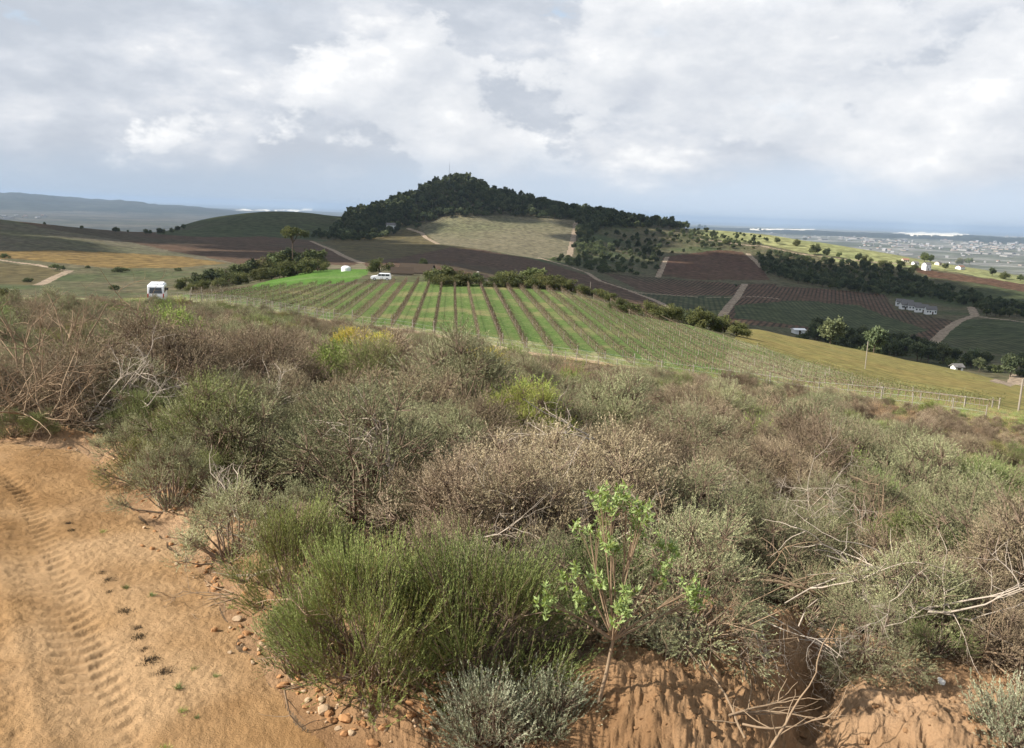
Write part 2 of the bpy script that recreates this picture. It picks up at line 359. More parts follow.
M['roofgrey'] = simple('grey_roof', (.16, .15, .145), .8, (.11, .105, .10), sc=1)
M['roofred'] = simple('clay_roof', (.28, .15, .10), .85, (.22, .12, .08), sc=1)
M['wallcream'] = simple('cream_wall', (.62, .56, .46), .9, (.55, .50, .42), sc=1)
M['stone'] = simple('orange_stone', (.38, .20, .09), .9, (.26, .14, .065), .1, sc=12)
M['stonepale'] = simple('pale_stone', (.46, .34, .22), .9, (.34, .24, .15), .1, sc=12)
M['stonewhite'] = simple('white_stone', (.75, .72, .66), .8, (.65, .62, .55), .1, sc=12)
def cloudmat():
    mt, nt = mat_new('cloud_white'); g = NT(nt); finish(g, (.9, .9, .92), 1, spec=0, transl=.35); return mt
M['cloud'] = cloudmat(); M['clod'] = simple('earth_clod', (.24, .14, .07), .95, (.17, .095, .048), .05, sc=20)
M['townwall'] = simple('town_render', (.30, .29, .27), .9, (.26, .25, .24)); M['towncream'] = simple('town_plaster', (.36, .30, .25), .9); M['townroof'] = simple('town_roofing', (.30, .30, .31), .8)
def seamat():
    mt, nt = mat_new('sea_water'); g = NT(nt); pos = g.n('ShaderNodeNewGeometry').outputs['Position']
    finish(g, (.03, .07, .10), .35, g.noise(pos, .01, 4), .2, 1, .5); return mt
M['sea'] = seamat()
def saplingmat():
    mt, nt = mat_new('sapling_leaf'); g = NT(nt)
    at = g.n('ShaderNodeAttribute', attribute_name='tint').outputs['Fac']
    top = g.cramp(at, [(0, (.14, .20, .035)), (.5, (.26, .34, .075)), (1, (.42, .48, .17))])
    bf = g.n('ShaderNodeNewGeometry').outputs['Backfacing']
    finish(g, g.mix(bf, top, (.30, .38, .14)), .5, spec=.25, transl=.35); return mt
M['sapling'] = saplingmat()

# ------------------------------------------------------------------ mesh / object helpers
def mesh_np(name, verts, faces, mat, tint=None, smooth=False, fsize=None):
    """verts (n,3), faces (m,k) equal size"""
    me = bpy.data.meshes.new(name); verts = np.asarray(verts, np.float32); faces = np.asarray(faces, np.int32); k = faces.shape[1]
    me.vertices.add(len(verts)); me.vertices.foreach_set('co', verts.ravel())
    me.loops.add(faces.size); me.loops.foreach_set('vertex_index', faces.ravel())
    me.polygons.add(len(faces)); me.polygons.foreach_set('loop_start', np.arange(0, faces.size, k, dtype=np.int32))
    try: me.polygons.foreach_set('loop_total', np.full(len(faces), k, np.int32))
    except Exception: pass
    if smooth: me.polygons.foreach_set('use_smooth', np.ones(len(faces), bool))
    if tint is not None:
        a = me.attributes.new('tint', 'FLOAT', 'POINT'); a.data.foreach_set('value', np.asarray(tint, np.float32))
    me.materials.append(mat); me.update(calc_edges=True); return me
def link(name, me, parent=None, loc=(0, 0, 0), rz=0, sc=1, **props):
    o = bpy.data.objects.new(name, me); COL.objects.link(o)
    o.location = loc; o.rotation_euler = (0, 0, rz); o.scale = (sc, sc, sc) if np.isscalar(sc) else sc
    if parent is not None: o.parent = parent
    for k, v in props.items():
        if v is not None: o[k] = v
    return o
def thing(o, label, cat, group=None):
    o['label'] = label; o['category'] = cat
    if group: o['group'] = group
    return o
class MB:
    """collect boxes / tubes / polys with n-gons into one mesh"""
    def __init__(s): s.v = []; s.f = []
    def add(s, vs, fs):
        b = len(s.v); s.v += [tuple(p) for p in vs]; s.f += [tuple(i+b for i in q) for q in fs]; return s
    def box(s, x0, x1, y0, y1, z0, z1):
        return s.add([(x0, y0, z0), (x1, y0, z0), (x1, y1, z0), (x0, y1, z0), (x0, y0, z1), (x1, y0, z1), (x1, y1, z1), (x0, y1, z1)],
                     [(0, 3, 2, 1), (4, 5, 6, 7), (0, 1, 5, 4), (1, 2, 6, 5), (2, 3, 7, 6), (3, 0, 4, 7)])
    def cyl(s, p, ax, r, l, n=16):
        vs = []
        for k in (-.5, .5):
            for i in range(n):
                a = 2*PI*i/n; c, d = r*math.cos(a), r*math.sin(a)
                vs.append({'x': (p[0]+k*l, p[1]+c, p[2]+d), 'y': (p[0]+d, p[1]+k*l, p[2]+c), 'z': (p[0]+c, p[1]+d, p[2]+k*l)}[ax])
        return s.add(vs, [tuple(range(n))[::-1], tuple(range(n, 2*n))]+[(i, (i+1) % n, n+(i+1) % n, n+i) for i in range(n)])
    def prism(s, prof, ax0, ax1):
        """profile in (y,z) extruded along x"""
        n = len(prof); vs = [(ax0, y, z) for y, z in prof]+[(ax1, y, z) for y, z in prof]
        return s.add(vs, [tuple(range(n)), tuple(range(n, 2*n))[::-1]]+[(i, n+i, n+(i+1) % n, (i+1) % n) for i in range(n)])
    def mesh(s, name, mat, bev=0):
        me = bpy.data.meshes.new(name); me.from_pydata(s.v, [], s.f); me.materials.append(mat)
        import bmesh
        bm = bmesh.new(); bm.from_mesh(me); bmesh.ops.recalc_face_normals(bm, faces=bm.faces)
        if bev: bmesh.ops.bevel(bm, geom=list(bm.edges), offset=bev, segments=3, profile=.7, affect='EDGES')
        bm.to_mesh(me); bm.free(); return me
def tubes(lines, n=5):
    """lines: list of (pts (k,3), radii (k)) -> verts, quads"""
    VV = []; FF = []; b = 0
    for P, r in lines:
        P = np.asarray(P, float); r = np.asarray(r, float); k = len(P)
        T = np.gradient(P, axis=0); T /= np.linalg.norm(T, axis=1, keepdims=True)+1e-9
        up = np.array([0, 0, 1.]) if abs(T[0, 2]) < .9 else np.array([1., 0, 0])
        A = np.cross(T, up); A /= np.linalg.norm(A, axis=1, keepdims=True)+1e-9; B = np.cross(T, A)
        a = np.arange(n)*2*PI/n
        ring = P[:, None]+r[:, None, None]*(np.cos(a)[None, :, None]*A[:, None]+np.sin(a)[None, :, None]*B[:, None])
        VV.append(ring.reshape(-1, 3)); i = np.arange(k-1)[:, None]*n; j = np.arange(n)[None]
        FF.append((b+np.stack([i+j, i+(j+1) % n, i+n+(j+1) % n, i+n+j], -1)).reshape(-1, 4)); b += k*n
    return np.concatenate(VV), np.concatenate(FF)
def unit(a): return a/(np.linalg.norm(a, axis=-1, keepdims=True)+1e-9)

# ------------------------------------------------------------------ ground objects from the grid
FU, FV = None, None
cX = (GX[:-1, :-1]+GX[1:, 1:])/2; cY = (GY[:-1, :-1]+GY[1:, 1:])/2; cZ = (GZ[:-1, :-1]+GZ[1:, 1:])/2
cL = np.repeat(((GL[:-1]+GL[1:])/2)[:, None], NA-1, 1)
cD = np.hypot(cX, cY)
FU, FV = project(np.stack([cX, cY, cZ], -1))
REG = np.zeros(cX.shape, np.int32); RN = {}
def reg(name, mat, mask, objname):
    i = RN.setdefault(name, (len(RN), mat, objname))[0]
    if mask is None: return i
    REG[mask] = i; return i
reg('hill', M['hillside'], cL >= 7, 'hillside')
reg('litter', M['litter'], cL < 6, 'scrub_ground')
sdc = np.where(cD < 45, -road_sd(np.where(cD < 45, cX, 0), np.where(cD < 45, cY, 0)), 99)
bare_poly = [(300, 760), (330, 700), (420, 700), (560, 690), (600, 640), (640, 600), (720, 590), (800, 610), (880, 640), (1040, 640), (1100, 900), (300, 900)]
reg('soil', M['soil'], (cL < 5) & (((cD < 14) & (sdc > 0) & (sdc < 1.0+.5*fbm(cX, cY, 2, 8))) | (in_poly(FU, FV, bare_poly) & (cD < 9)) | (cD < 3.2)), 'earth_bank')
reg('road', M['road'], (cL < 5) & (sdc <= 0+.10*fbm(cX*3, cY*3, 2, 9)) & (cD < 40), 'dirt_road')
dC = lay_d(AZ, 6); dCc = (dC[:-1]+dC[1:])/2
vin = (cL >= 6) & (cL < 7)
reg('weedy', M['vine_weedy'], vin, 'vineyard_verge')
vp = [(180, 296), (200, 285), (440, 275), (560, 285), (650, 308), (720, 330), (800, 356), (850, 375), (800, 380), (730, 374), (660, 362), (610, 356), (560, 348), (480, 336), (400, 326), (350, 322), (300, 314), (230, 302)]
reg('vine', M['vine_green'], vin & in_poly(FU+np.where(FU > 640, 60, 6)*fbm(cX/2.5, cY/2.5, 4, 3, .8)+(FU > 640)*55*RNG.normal(size=FU.shape), FV+np.where(FU > 640, 9, 3)*fbm(cX/4, cY/4, 3, 2, .7), vp), 'vineyard_turf')
reg('track', M['track'], (np.abs(cD-dCc[None]-.2) < (1.15-.5*sstep(420, 760, FU))*(1+.5*fbm(cX/1.5, cY/1.5, 2, 66))) & (FU > 120) & (FU < 780), 'farm_track')
FUw = FU+1.6*fbm(cX/9, cY/9, 3, 81); FVw = FV+.9*fbm(cX/11, cY/11, 3, 82)
def field(name, mat, poly, objname, dmin=190, dmax=2000):
    reg(name, mat, in_poly(FUw, FVw, poly) & (cD > dmin) & (cD < dmax), objname)
field('lawn', M['lawn'], [(170, 300), (232, 290.5), (262, 283), (290, 276), (318, 269.5), (345, 270), (368, 268), (368, 274), (352, 281), (330, 284.5), (300, 287.5), (262, 290), (230, 294)], 'pasture', 150, 330)
field('lawn2', M['tan'], [(318, 262), (366, 262), (392, 268), (366, 269.5), (318, 270)], 'stubble_field', 280, 520)
field('pink', M['pinkslope'], [(-400, 210), (0, 219), (38, 226), (114, 238), (157, 247), (215, 257), (232, 263), (152, 254), (51, 249), (0, 253), (-400, 255)], 'fallow_slope', 400)
field('brownL', M['brown'], [(0, 216), (60, 225), (112, 230), (162, 233), (260, 236.5), (311, 240), (362, 263), (350, 266), (300, 262), (240, 264), (211, 258), (157, 248), (114, 239), (38, 227)], 'ploughed_vineyard', 400)
field('gold', M['gold'], [(-60, 250), (18, 251), (63, 250), (114, 253), (178, 256), (228, 263), (178, 268), (109, 268), (15, 259), (-60, 256)], 'golden_vineyard', 350)
field('smallgreen', M['olive'], [(-60, 262), (0, 263), (35, 266), (66, 272), (38, 285), (0, 284), (-60, 282)], 'olive_field', 200)
field('ghill', M['green'], [(150, 238), (165, 228), (240, 205), (345, 208), (352, 222), (340, 233), (311, 240), (260, 236.5)], 'green_hill', 860)
field('oliveM', M['olive'], [(318, 243), (345, 237), (395, 230), (418, 229), (440, 245), (480, 249), (440, 262), (380, 268), (362, 263), (330, 246)], 'autumn_vineyard', 450)
field('tanM', M['tan'], [(418, 228), (422, 222), (453, 216), (500, 215), (577, 220), (569, 257), (537, 259), (480, 249), (440, 244)], 'tan_field', 500, 1290)
field('redM', M['brown'], [(362, 263), (400, 258), (450, 247.5), (480, 249.5), (536, 260), (592, 276), (645, 296), (672, 310), (600, 320), (480, 300), (380, 278)], 'bare_vineyard', 350)
field('orch', M['redbrown'], [(664, 257), (690, 254), (716, 250), (742, 252), (760, 266), (770, 280), (700, 280), (655, 276)], 'red_vineyard', 500)
field('dk1', M['brown'], [(604, 273), (655, 278), (700, 281), (737, 284), (776, 284), (776, 299), (735, 296), (672, 295), (640, 291)], 'bare_vineyard', 400)
field('dg', M['green'], [(640, 293), (672, 295.5), (734, 297), (720, 320), (700, 332), (668, 307)], 'green_field', 350)
field('big', M['brown'], [(740, 284), (823, 289), (884, 294), (895, 310), (956, 321), (928, 345), (851, 338), (809, 330), (740, 324), (715, 335)], 'bare_vineyard', 350)
field('big2', M['green'], [(735, 305), (800, 300), (860, 306), (890, 318), (930, 330), (900, 338), (820, 328), (735, 318)], 'green_field', 400)
field('dgr', M['green'], [(962, 319), (1030, 320), (1200, 330), (1200, 380), (1024, 358), (978, 352), (935, 344)], 'green_field', 300)
field('redr', M['redbrown'], [(905, 266), (940, 272), (976, 277), (1200, 300), (1200, 312), (1024, 292), (976, 283), (930, 277)], 'red_vineyard', 500)
field('grr', M['green'], [(930, 277), (976, 283), (1024, 292), (1200, 312), (1200, 330), (1024, 306), (990, 300), (950, 290)], 'green_field', 500)
field('pale', M['pale'], [(686, 222), (700, 222), (800, 232), (930, 256), (1200, 290), (1200, 300), (1024, 284), (940, 270), (890, 266), (840, 262), (800, 252), (760, 243), (720, 240), (690, 232)], 'pale_pasture', 800)
field('yel', M['yellow'], [(738, 320), (795, 334), (879, 350), (962, 369), (1100, 395), (1300, 450), (1300, 600), (700, 400), (735, 340)], 'yellow_vineyard', 60, 262)
REG[(cL < 7) & (REG == RN['yel'][0])] = RN['weedy'][0]
reg('plain', M['plain'], (cL >= 14), 'coastal_plain')
reg('plainL', M['plain_shaded'], (cL >= 14) & (cX < 300), 'shaded_plain')
reg('range', M['range'], (cL >= 15) & (cL < 17) & (cZ > -140), 'distant_hills')
reg('sea', M['sea'], (cL >= 18), 'sea')
u_, v_ = FU, FV
reg('dune', M['dune'], (cL > 13) & (((u_ > 893)&(u_ < 970)&(np.abs(v_-234-(u_-930)*.02+1.6*fbm(u_/14, v_/2, 2, 5)) < 1.5*(1-((u_-930)/42)**2)+.5*fbm(u_/3, v_*2, 2, 4))) | ((u_ > 750)&(u_ < 815)&(np.abs(v_-229.5) < .6+.8*fbm(u_/6, v_*2, 2, 6))) | ((u_ > 236)&(u_ < 312)&(cL > 17)&(np.abs(v_-210) < .5+2.2*fbm(u_/5, v_, 3, 6)))), 'sand_dunes')
# lanes across the far hillside
LANES = [([(540, 258), (560, 264), (587, 272.5), (600, 281), (616, 286), (633, 292), (652, 299), (671, 308)], 2.6), ([(633, 291.5), (671, 295), (734, 297), (780, 299)], 1.5), ([(745, 284), (741, 290), (737, 297), (729, 306), (722, 316)], 2.8),
         ([(931, 345), (945, 331), (959, 321), (975, 315.5), (971, 307)], 3.0), ([(975, 316), (1024, 322)], 2.0), ([(311, 241), (335, 251), (362, 263)], 2.2), ([(408, 228.5), (422, 233), (438, 244)], 2.4), ([(576, 222), (573, 240), (569, 257)], 3.0),
         ([(-40, 255), (0, 260), (35, 264.5), (69, 271), (55, 277), (38, 285)], 1.8), ([(658, 277), (662, 268), (667, 257)], 2.5), ([(748, 254), (757, 262), (762, 268)], 3), ([(700, 239), (760, 246), (800, 254), (870, 262), (930, 266)], 2.5), ([(809, 330), (870, 341), (930, 344)], 1.6), ([(1016, 375), (1000, 384), (1024, 378)], 2)]
msk = (cD > 200) & (cD < 1400) & (FU > -100) & (FU < 1200)
mx, my = cX[msk], cY[msk]; hit = np.zeros(mx.shape, bool)
for pts, w in LANES:
    wp = [tuple(cast(a, b, 200)[:2]) for a, b in pts]
    hit |= polydist(mx, my, wp)[0] < w
tmp = REG[msk]; li = reg('lane', M['lane'], None, 'farm_lane'); tmp[hit] = li; REG[msk] = tmp
VT = np.stack([GX, GY, GZ], -1).reshape(-1, 3)
ii, jj = np.meshgrid(np.arange(NR-1), np.arange(NA-1), indexing='ij')
QF = np.stack([ii*NA+jj, ii*NA+jj+1, (ii+1)*NA+jj+1, (ii+1)*NA+jj], -1)
def region_objs():
    for nm, (i, mat, on) in RN.items():
        q = QF[REG == i]
        if len(q) == 0: continue
        uq, inv = np.unique(q, return_inverse=True)
        me = mesh_np(on, VT[uq], inv.reshape(q.shape)[:, ::-1], mat, smooth=True)
        link(on, me, kind='structure')
region_objs()

# ------------------------------------------------------------------ shrubs
def needles(P, D, L, W, rng):
    """triangles with base at P along D"""
    n = len(P); s = unit(np.cross(D, rng.normal(size=(n, 3)))); a = P-s*W[:, None]/2; b = P+s*W[:, None]/2; c = P+D*L[:, None]
    return np.stack([a, b, c], 1).reshape(-1, 3), np.arange(3*n).reshape(-1, 3)
def make_shrub(seed, R, H, nc, ns, nn, shoot=(.12, .28), nl=.022, nw=.005, up=.9, clr=.10, ang=.7, inner=.5, mat='f_grey', flat=0):
    rng = np.random.default_rng(seed)
    # clumps over a lumpy dome
    ph = rng.uniform(0, 2*PI, nc); el = np.arcsin(rng.uniform(.02, 1, nc)**.9); rad = rng.uniform(inner, 1, nc)**.5
    lump = 1+.28*np.sin(ph*2+rng.uniform(0, 6))+.18*np.sin(ph*5+rng.uniform(0, 6))
    C = np.stack([np.cos(ph)*np.cos(el)*R*rad*lump, np.sin(ph)*np.cos(el)*R*rad*lump, np.sin(el)*H*rad*(1+.15*np.sin(ph*3+seed))*.85+.08], 1)
    ctint = rng.normal(.5, .17, nc)
    # shoots
    k = nc*ns; ci = np.repeat(np.arange(nc), ns)
    O = C[ci]+rng.normal(size=(k, 3))*clr*np.array([1, 1, .8]); O[:, 2] = np.maximum(O[:, 2], .02)
    radial = unit(O*np.array([1/R, 1/R, .8/H])); head = unit(O-C[ci]); wh = .9 if up < .6 else .35
    cd = unit(rng.normal(size=(nc, 3))*.5+np.array([0, 0, .2]))[ci]
    D = unit(head*wh+radial*(.8 if up >= .6 else .55)+np.array([0, 0, up])+cd*.55+rng.normal(size=(k, 3))*.28)
    L = rng.uniform(*shoot, k); st = ctint[ci]+rng.normal(0, .10, k)
    # needles
    q = k*nn; si = np.repeat(np.arange(k), nn); t = rng.uniform(.05, 1, q)
    bend = np.array([0, 0, .25])
    P = O[si]+D[si]*(L[si]*t)[:, None]+bend*(L[si]*t*t)[:, None]*.5
    perp = unit(np.cross(D[si], rng.normal(size=(q, 3)))); an = ang*(1-.5*t)
    ND = D[si]*np.cos(an)[:, None]+perp*np.sin(an)[:, None]
    NL = nl*rng.uniform(.7, 1.3, q)*(1-.35*t); v, f = needles(P, ND, NL, nw*rng.uniform(.7, 1.3, q), rng)
    tint = np.repeat(np.clip(st[si]+(t-.5)*.28+rng.normal(0, .05, q), 0, 1), 3)
    fol = mesh_np('foliage', v, f, M[mat], tint)
    # stems
    lines = []
    for c in range(nc):
        b = np.array([rng.normal(0, .05), rng.normal(0, .05), -.05]); e = C[c]
        md = b*.5+e*.5+np.array([rng.normal(0, .05), rng.normal(0, .05), -.06*H]); tt = np.linspace(0, 1, 5)[:, None]
        pts = (1-tt)**2*b+2*(1-tt)*tt*md+tt**2*e; pts[1:-1] += rng.normal(0, .012, (3, 3)); r0 = rng.uniform(.007, .018)
        lines.append((pts, np.linspace(r0, .003, 5)))
    for s in rng.choice(k, min(k, nc*14), replace=False):
        lines.append((np.stack([C[ci[s]]*.9, O[s], O[s]+D[s]*L[s]*.9]), [.0035, .0025, .001]))
    v, f = tubes(lines, 4); stem = mesh_np('stem', v, f, M['wood'])
    return fol, stem
KIND = {}
def proto(kind, variants): KIND[kind] = [make_shrub(**a) for a in variants]
proto('heath', [dict(seed=i, R=.55, H=.85, nc=44, ns=56, nn=20, mat='f_heath', clr=.06, up=.2, ang=.95, nl=.016, nw=.0055, inner=.72, shoot=(.05, .13)) for i in (1, 2, 3)])
proto('grey', [dict(seed=i, R=.58, H=.95, nc=46, ns=56, nn=20, mat='f_grey', clr=.058, up=.3, shoot=(.05, .14), ang=.85, nw=.0052, nl=.018, inner=.70) for i in (11, 12, 13)])
proto('green', [dict(seed=i, R=.5, H=.85, nc=40, ns=54, nn=20, mat='f_green', clr=.055, up=.55, shoot=(.06, .18), nw=.0055, nl=.019, inner=.66) for i in (21, 22)])
proto('olive', [dict(seed=i, R=.52, H=.75, nc=42, ns=52, nn=20, mat='f_olive', clr=.06, up=.3, shoot=(.05, .13), nw=.006, nl=.017, inner=.70) for i in (31, 32)])
proto('olivegreen', [dict(seed=45, R=.55, H=.8, nc=46, ns=50, nn=20, mat='f_bush', clr=.055, up=.3, nl=.018, nw=.006, inner=.7, shoot=(.05, .14))])
proto('bright', [dict(seed=41, R=.5, H=.65, nc=40, ns=28, nn=18, mat='f_bright', clr=.08, nl=.035, nw=.012, ang=1.1, up=.5, inner=.6)])
proto('rust', [dict(seed=51, R=.5, H=.65, nc=40, ns=26, nn=16, mat='f_rust', clr=.09, up=.4, ang=1.0, nw=.006)])
proto('yellow', [dict(seed=61, R=.55, H=.65, nc=40, ns=28, nn=16, mat='f_yellow', clr=.08, nl=.03, nw=.014, ang=1.2)])
KIND['feather'] = [make_shrub(71, .62, .9, 64, 40, 50, shoot=(.14, .36), nl=.022, nw=.0045, up=1.1, clr=.06, ang=.6, inner=.45, mat='f_feather'),
                   make_shrub(72, .5, .8, 48, 36, 44, shoot=(.13, .32), nl=.022, nw=.0045, up=1.1, clr=.055, ang=.6, inner=.45, mat='f_feather')]
KIND['silver'] = [make_shrub(81, .3, .35, 30, 16, 22, shoot=(.12, .26), nl=.03, nw=.007, up=1.0, clr=.06, ang=.9, mat='f_silver')]
PUSED = {}
def put_shrub(kind, var, x, y, sc, rz, label=None, group=None, cat='shrub', sz=1.0, name=None, dz=0):
    fol, stem = KIND[kind][var % len(KIND[kind])]
    z = float(zat(x, y)[0])+dz-.03
    nm = name or {'heath': 'heath_shrub', 'grey': 'grey_shrub', 'green': 'green_shrub', 'olive': 'olive_shrub', 'olivegreen': 'olive_shrub', 'bright': 'leafy_shrub', 'rust': 'dry_shrub', 'yellow': 'flowering_shrub', 'feather': 'feathery_shrub', 'silver': 'silver_shrub'}[kind]
    o = link(nm, fol, None, (x, y, z), rz, (sc, sc, sc*sz)); o.rotation_euler = (random.uniform(-.12, .12), random.uniform(-.12, .12), rz)
    s = link('stem', stem, o)
    if label: thing(o, label, cat, group)
    PUSED.setdefault((kind, var % len(KIND[kind])), (o, s)); return o
TAKEN = [(*cast(615, 680)[:2], .42), (*cast(158, 307)[:2], 5.), (*cast(159, 311)[:2], 4.), (*cast(905, 585)[:2], .8), (*cast(850, 640)[:2], .3)]   # (x, y, r) keep-outs
def hero(kind, var, u, v, sc, label, cat='shrub', sz=1.0, r=None, group=None, dz=0, name=None):
    p = cast(u, v); o = put_shrub(kind, var, p[0], p[1], sc, random.uniform(0, 6), label, group, cat, sz, dz=dz, name=name); TAKEN.append((p[0], p[1], r if r is not None else .45*sc)); return o
hero('feather', 0, 372, 672, .84, 'tall feathery green shrub at the left of the pair beside the road')
hero('feather', 1, 474, 684, .95, 'feathery green shrub on the right half of the foreground pair', sz=1.12)
hero('green', 1, 300, 672, .62, 'small green shrub with bare stems at the foot of the road verge')
hero('feather', 1, 300, 600, .8, 'grey green feathery shrub leaning over the verge stones')
hero('silver', 0, 487, 735, .7, 'silvery low herb in front of the feathery green shrubs', 'plant')
hero('silver', 0, 548, 722, .6, 'silvery low herb between the feathery shrub and the sapling', 'plant')
hero('silver', 0, 668, 648, .5, 'silvery leaved plant on the shaded bank right of the sapling', 'plant')
hero('silver', 0, 1018, 745, .7, 'pale grey green plant in the bottom right corner', 'plant')
hero('olivegreen', 0, 525, 458, 1.25, 'round bright olive bush standing out among the brown scrub', r=1.2, dz=.25, name='olive_shrub')
for i, (u, v, s, t) in enumerate([(352, 343, 2.0, 'left of two'), (378, 350, 1.9, 'right of two')]): hero('yellow', 0, u, v+19, s*.85, 'yellow flowering bush near the fence, %s blooming side by side' % t, sz=.75, r=2.4, dz=.6)
hero('yellow', 0, 484, 392, 1.2, 'small yellow flowering bush alone below the vineyard rows', r=1.5, dz=.6)
hero('yellow', 0, 458, 391, .8, 'tiny yellow flowering bush just left of the lone yellow one')
hero('bright', 0, 175, 368, 1.8, 'fresh green leafy shrub in the scrub below the minibus', dz=.3, r=1)
hero('green', 0, 372, 412, 1.5, 'dark green rounded shrub behind the bleached dead branch', dz=.25, r=1.2)
hero('bright', 0, 930, 418, 1.3, 'fresh green leafy shrub low at the edge of the scrub by the far pole')
hero('green', 1, 812, 455, 1.0, 'green feathery shrub between brown heath clumps on the right')

# scatter the rest of the scrub
def visible_scrub():
    pts = []; cell = {}
    def ok(x, y, r):
        i, j = int(x//1.2), int(y//1.2)
        for a in (-1, 0, 1):
            for b in (-1, 0, 1):
                for (p, q, s) in cell.get((i+a, j+b), ()):
                    if (p-x)**2+(q-y)**2 < (min(r, s))**2: return False
        return True
    rng = np.random.default_rng(3); N = 105000
    az = rng.uniform(-.74, 1.0, N); d = np.sqrt(rng.uniform(4.2**2, 128**2, N)); o = np.argsort(d); az = az[o]; d = d[o]
    x = d*np.sin(az); y = d*np.cos(az); dc = lay_d(az, 6)
    keep = (d < dc-3.2); x, y, d, dc = x[keep], y[keep], d[keep], dc[keep]
    sd = -road_sd(x, y); z = np.zeros(len(x)); nm = d < 12; z[nm] = zat(x[nm], y[nm]); u, v = project(np.stack([x, y, z], -1))
    soil_p = [(300, 760), (330, 702), (420, 712), (560, 700), (590, 675), (640, 645), (700, 640), (790, 650), (850, 668), (910, 672), (1040, 675), (1300, 700), (1400, 1200), (300, 1200)]
    bare = in_poly(u, v, soil_p) & nm
    pile = in_poly(u, v, [(-200, 395), (90, 385), (125, 425), (110, 445), (-200, 440)]) & (d < 14)
    good = (sd > np.where(v < 575, .22, .5)) & ~bare & ~pile & (d > 4.6) & ((fbm(x*1.1, y*1.1, 2, 55) < .30) | (d > 40))
    for i in np.where(good)[0]:
        r = .55 if d[i] < 20 else .72 if d[i] < 45 else .8
        if any((a-x[i])**2+(b-y[i])**2 < c*c for a, b, c in TAKEN): continue
        if ok(x[i], y[i], r):
            cell.setdefault((int(x[i]//1.2), int(y[i]//1.2)), []).append((x[i], y[i], r)); pts.append((x[i], y[i], d[i], dc[i], sd[i]))
    return np.array(pts)
SP = visible_scrub(); NS = len(SP)
rng = np.random.default_rng(8)
zone = fbm(SP[:, 0]/5, SP[:, 1]/5, 3, 90); z2 = fbm(SP[:, 0]/2.2, SP[:, 1]/2.2, 2, 95); r1 = rng.random(NS)
dd = SP[:, 2]; kinds = np.empty(NS, object)
for i in range(NS):
    q = zone[i]*1.2+(r1[i]-.5)*.8; side = SP[i, 0]/dd[i]
    g = q+.5*z2[i]-side*.3
    if g > .40: k = 'green'
    elif g > .12: k = 'olive' if r1[i] < .3 else 'heath' if r1[i] > .85 else 'grey'
    elif g > -.2: k = 'grey' if r1[i] < .62 else 'heath'
    else: k = 'heath' if r1[i] < .86 else 'rust'
    if rng.random() < .012 and dd[i] > 14: k = 'bright'
    if dd[i] > SP[i, 3]-14 and r1[i] < .55: k = 'rust' if r1[i] < .2 else 'heath'
    kinds[i] = k
size = (.62+.75*rng.random(NS)**1.4)*(1.08+.35*fbm(SP[:, 0]/3, SP[:, 1]/3, 2, 99))
size = np.where(dd < 6.5, size*.75, size)*np.where(SP[:, 4] < 1.1, .75, 1)
size = np.where(dd > 26, size*1.05, size)
azs_ = SP[:, 0]/dd; size = np.where(dd < 14, np.minimum(size, 1.1), size)*(.66+.72*rng.random(NS)**1.8); size *= 1-np.where(azs_ < -.2, .64, np.where(azs_ > .12, .42, .52))*sstep(np.where(azs_ > .12, -13., -24.), -4, dd-SP[:, 3]); size = np.where((dd < 7) & (SP[:, 0] > 2), np.minimum(size, .85), size)
zz = zat(SP[:, 0], SP[:, 1])
su, sv = project(np.stack([SP[:, 0], SP[:, 1], zz], -1))
inview = (su > -25) & (su < 1050) & (sv < 820)
order = [i for i in np.argsort(dd) if inview[i]][:278]
near = set(order)
LM = [('green leaved sapling', 600, 690), ('feathery green shrubs', 430, 690), ('bleached dead branch', 395, 475), ('olive bush', 525, 428), ('brush pile', 60, 420), ('orange verge stones', 165, 520), ('pale fallen branches', 800, 620), ('dark hollow', 900, 560), ('forked dead twig', 580, 460)]
LMP = [(n, cast(a, b)[:2]) for n, a, b in LM]
COLN = {'heath': 'pinkish brown heath', 'grey': 'grey green', 'green': 'dark green', 'olive': 'olive', 'bright': 'fresh green leafy', 'rust': 'rusty dry', 'feather': 'feathery'}
ORD = ['closest', 'second closest', 'third closest', 'fourth closest', 'fifth closest', 'sixth closest']
keys = {}
for i in order:
    p = SP[i, :2]; nmz, lp = min(LMP, key=lambda a: np.hypot(*(a[1]-p))); dv = p-lp
    rel = ('behind' if dv[1] > 0 else 'in front of') if abs(dv[1]) > abs(dv[0])*1.1 else ('left of' if dv[0] < 0 else 'right of')
    sz = 'small' if size[i] < .8 else 'large' if size[i] > 1.12 else ''
    keys.setdefault((kinds[i], sz, rel, nmz), []).append((float(np.hypot(*dv)), i))
for (k, sz, rel, nmz), lst in keys.items():
    lst.sort()
    for j, (_, i) in enumerate(lst):
        base = ('%s %s shrub' % (sz, COLN[k])).strip()
        if len(lst) == 1: lab = '%s %s the %s' % (base, rel, nmz)
        elif j < 6: lab = '%s %s the %s, %s to it' % (base, rel, nmz, ORD[j])
        else: lab = '%s %s the %s, farther off in the scrub' % (base, rel, nmz)
        put_shrub(k, random.randrange(3), SP[i, 0], SP[i, 1], float(size[i]), random.uniform(0, 6.28), lab, 'shrubs of the roadside scrub')
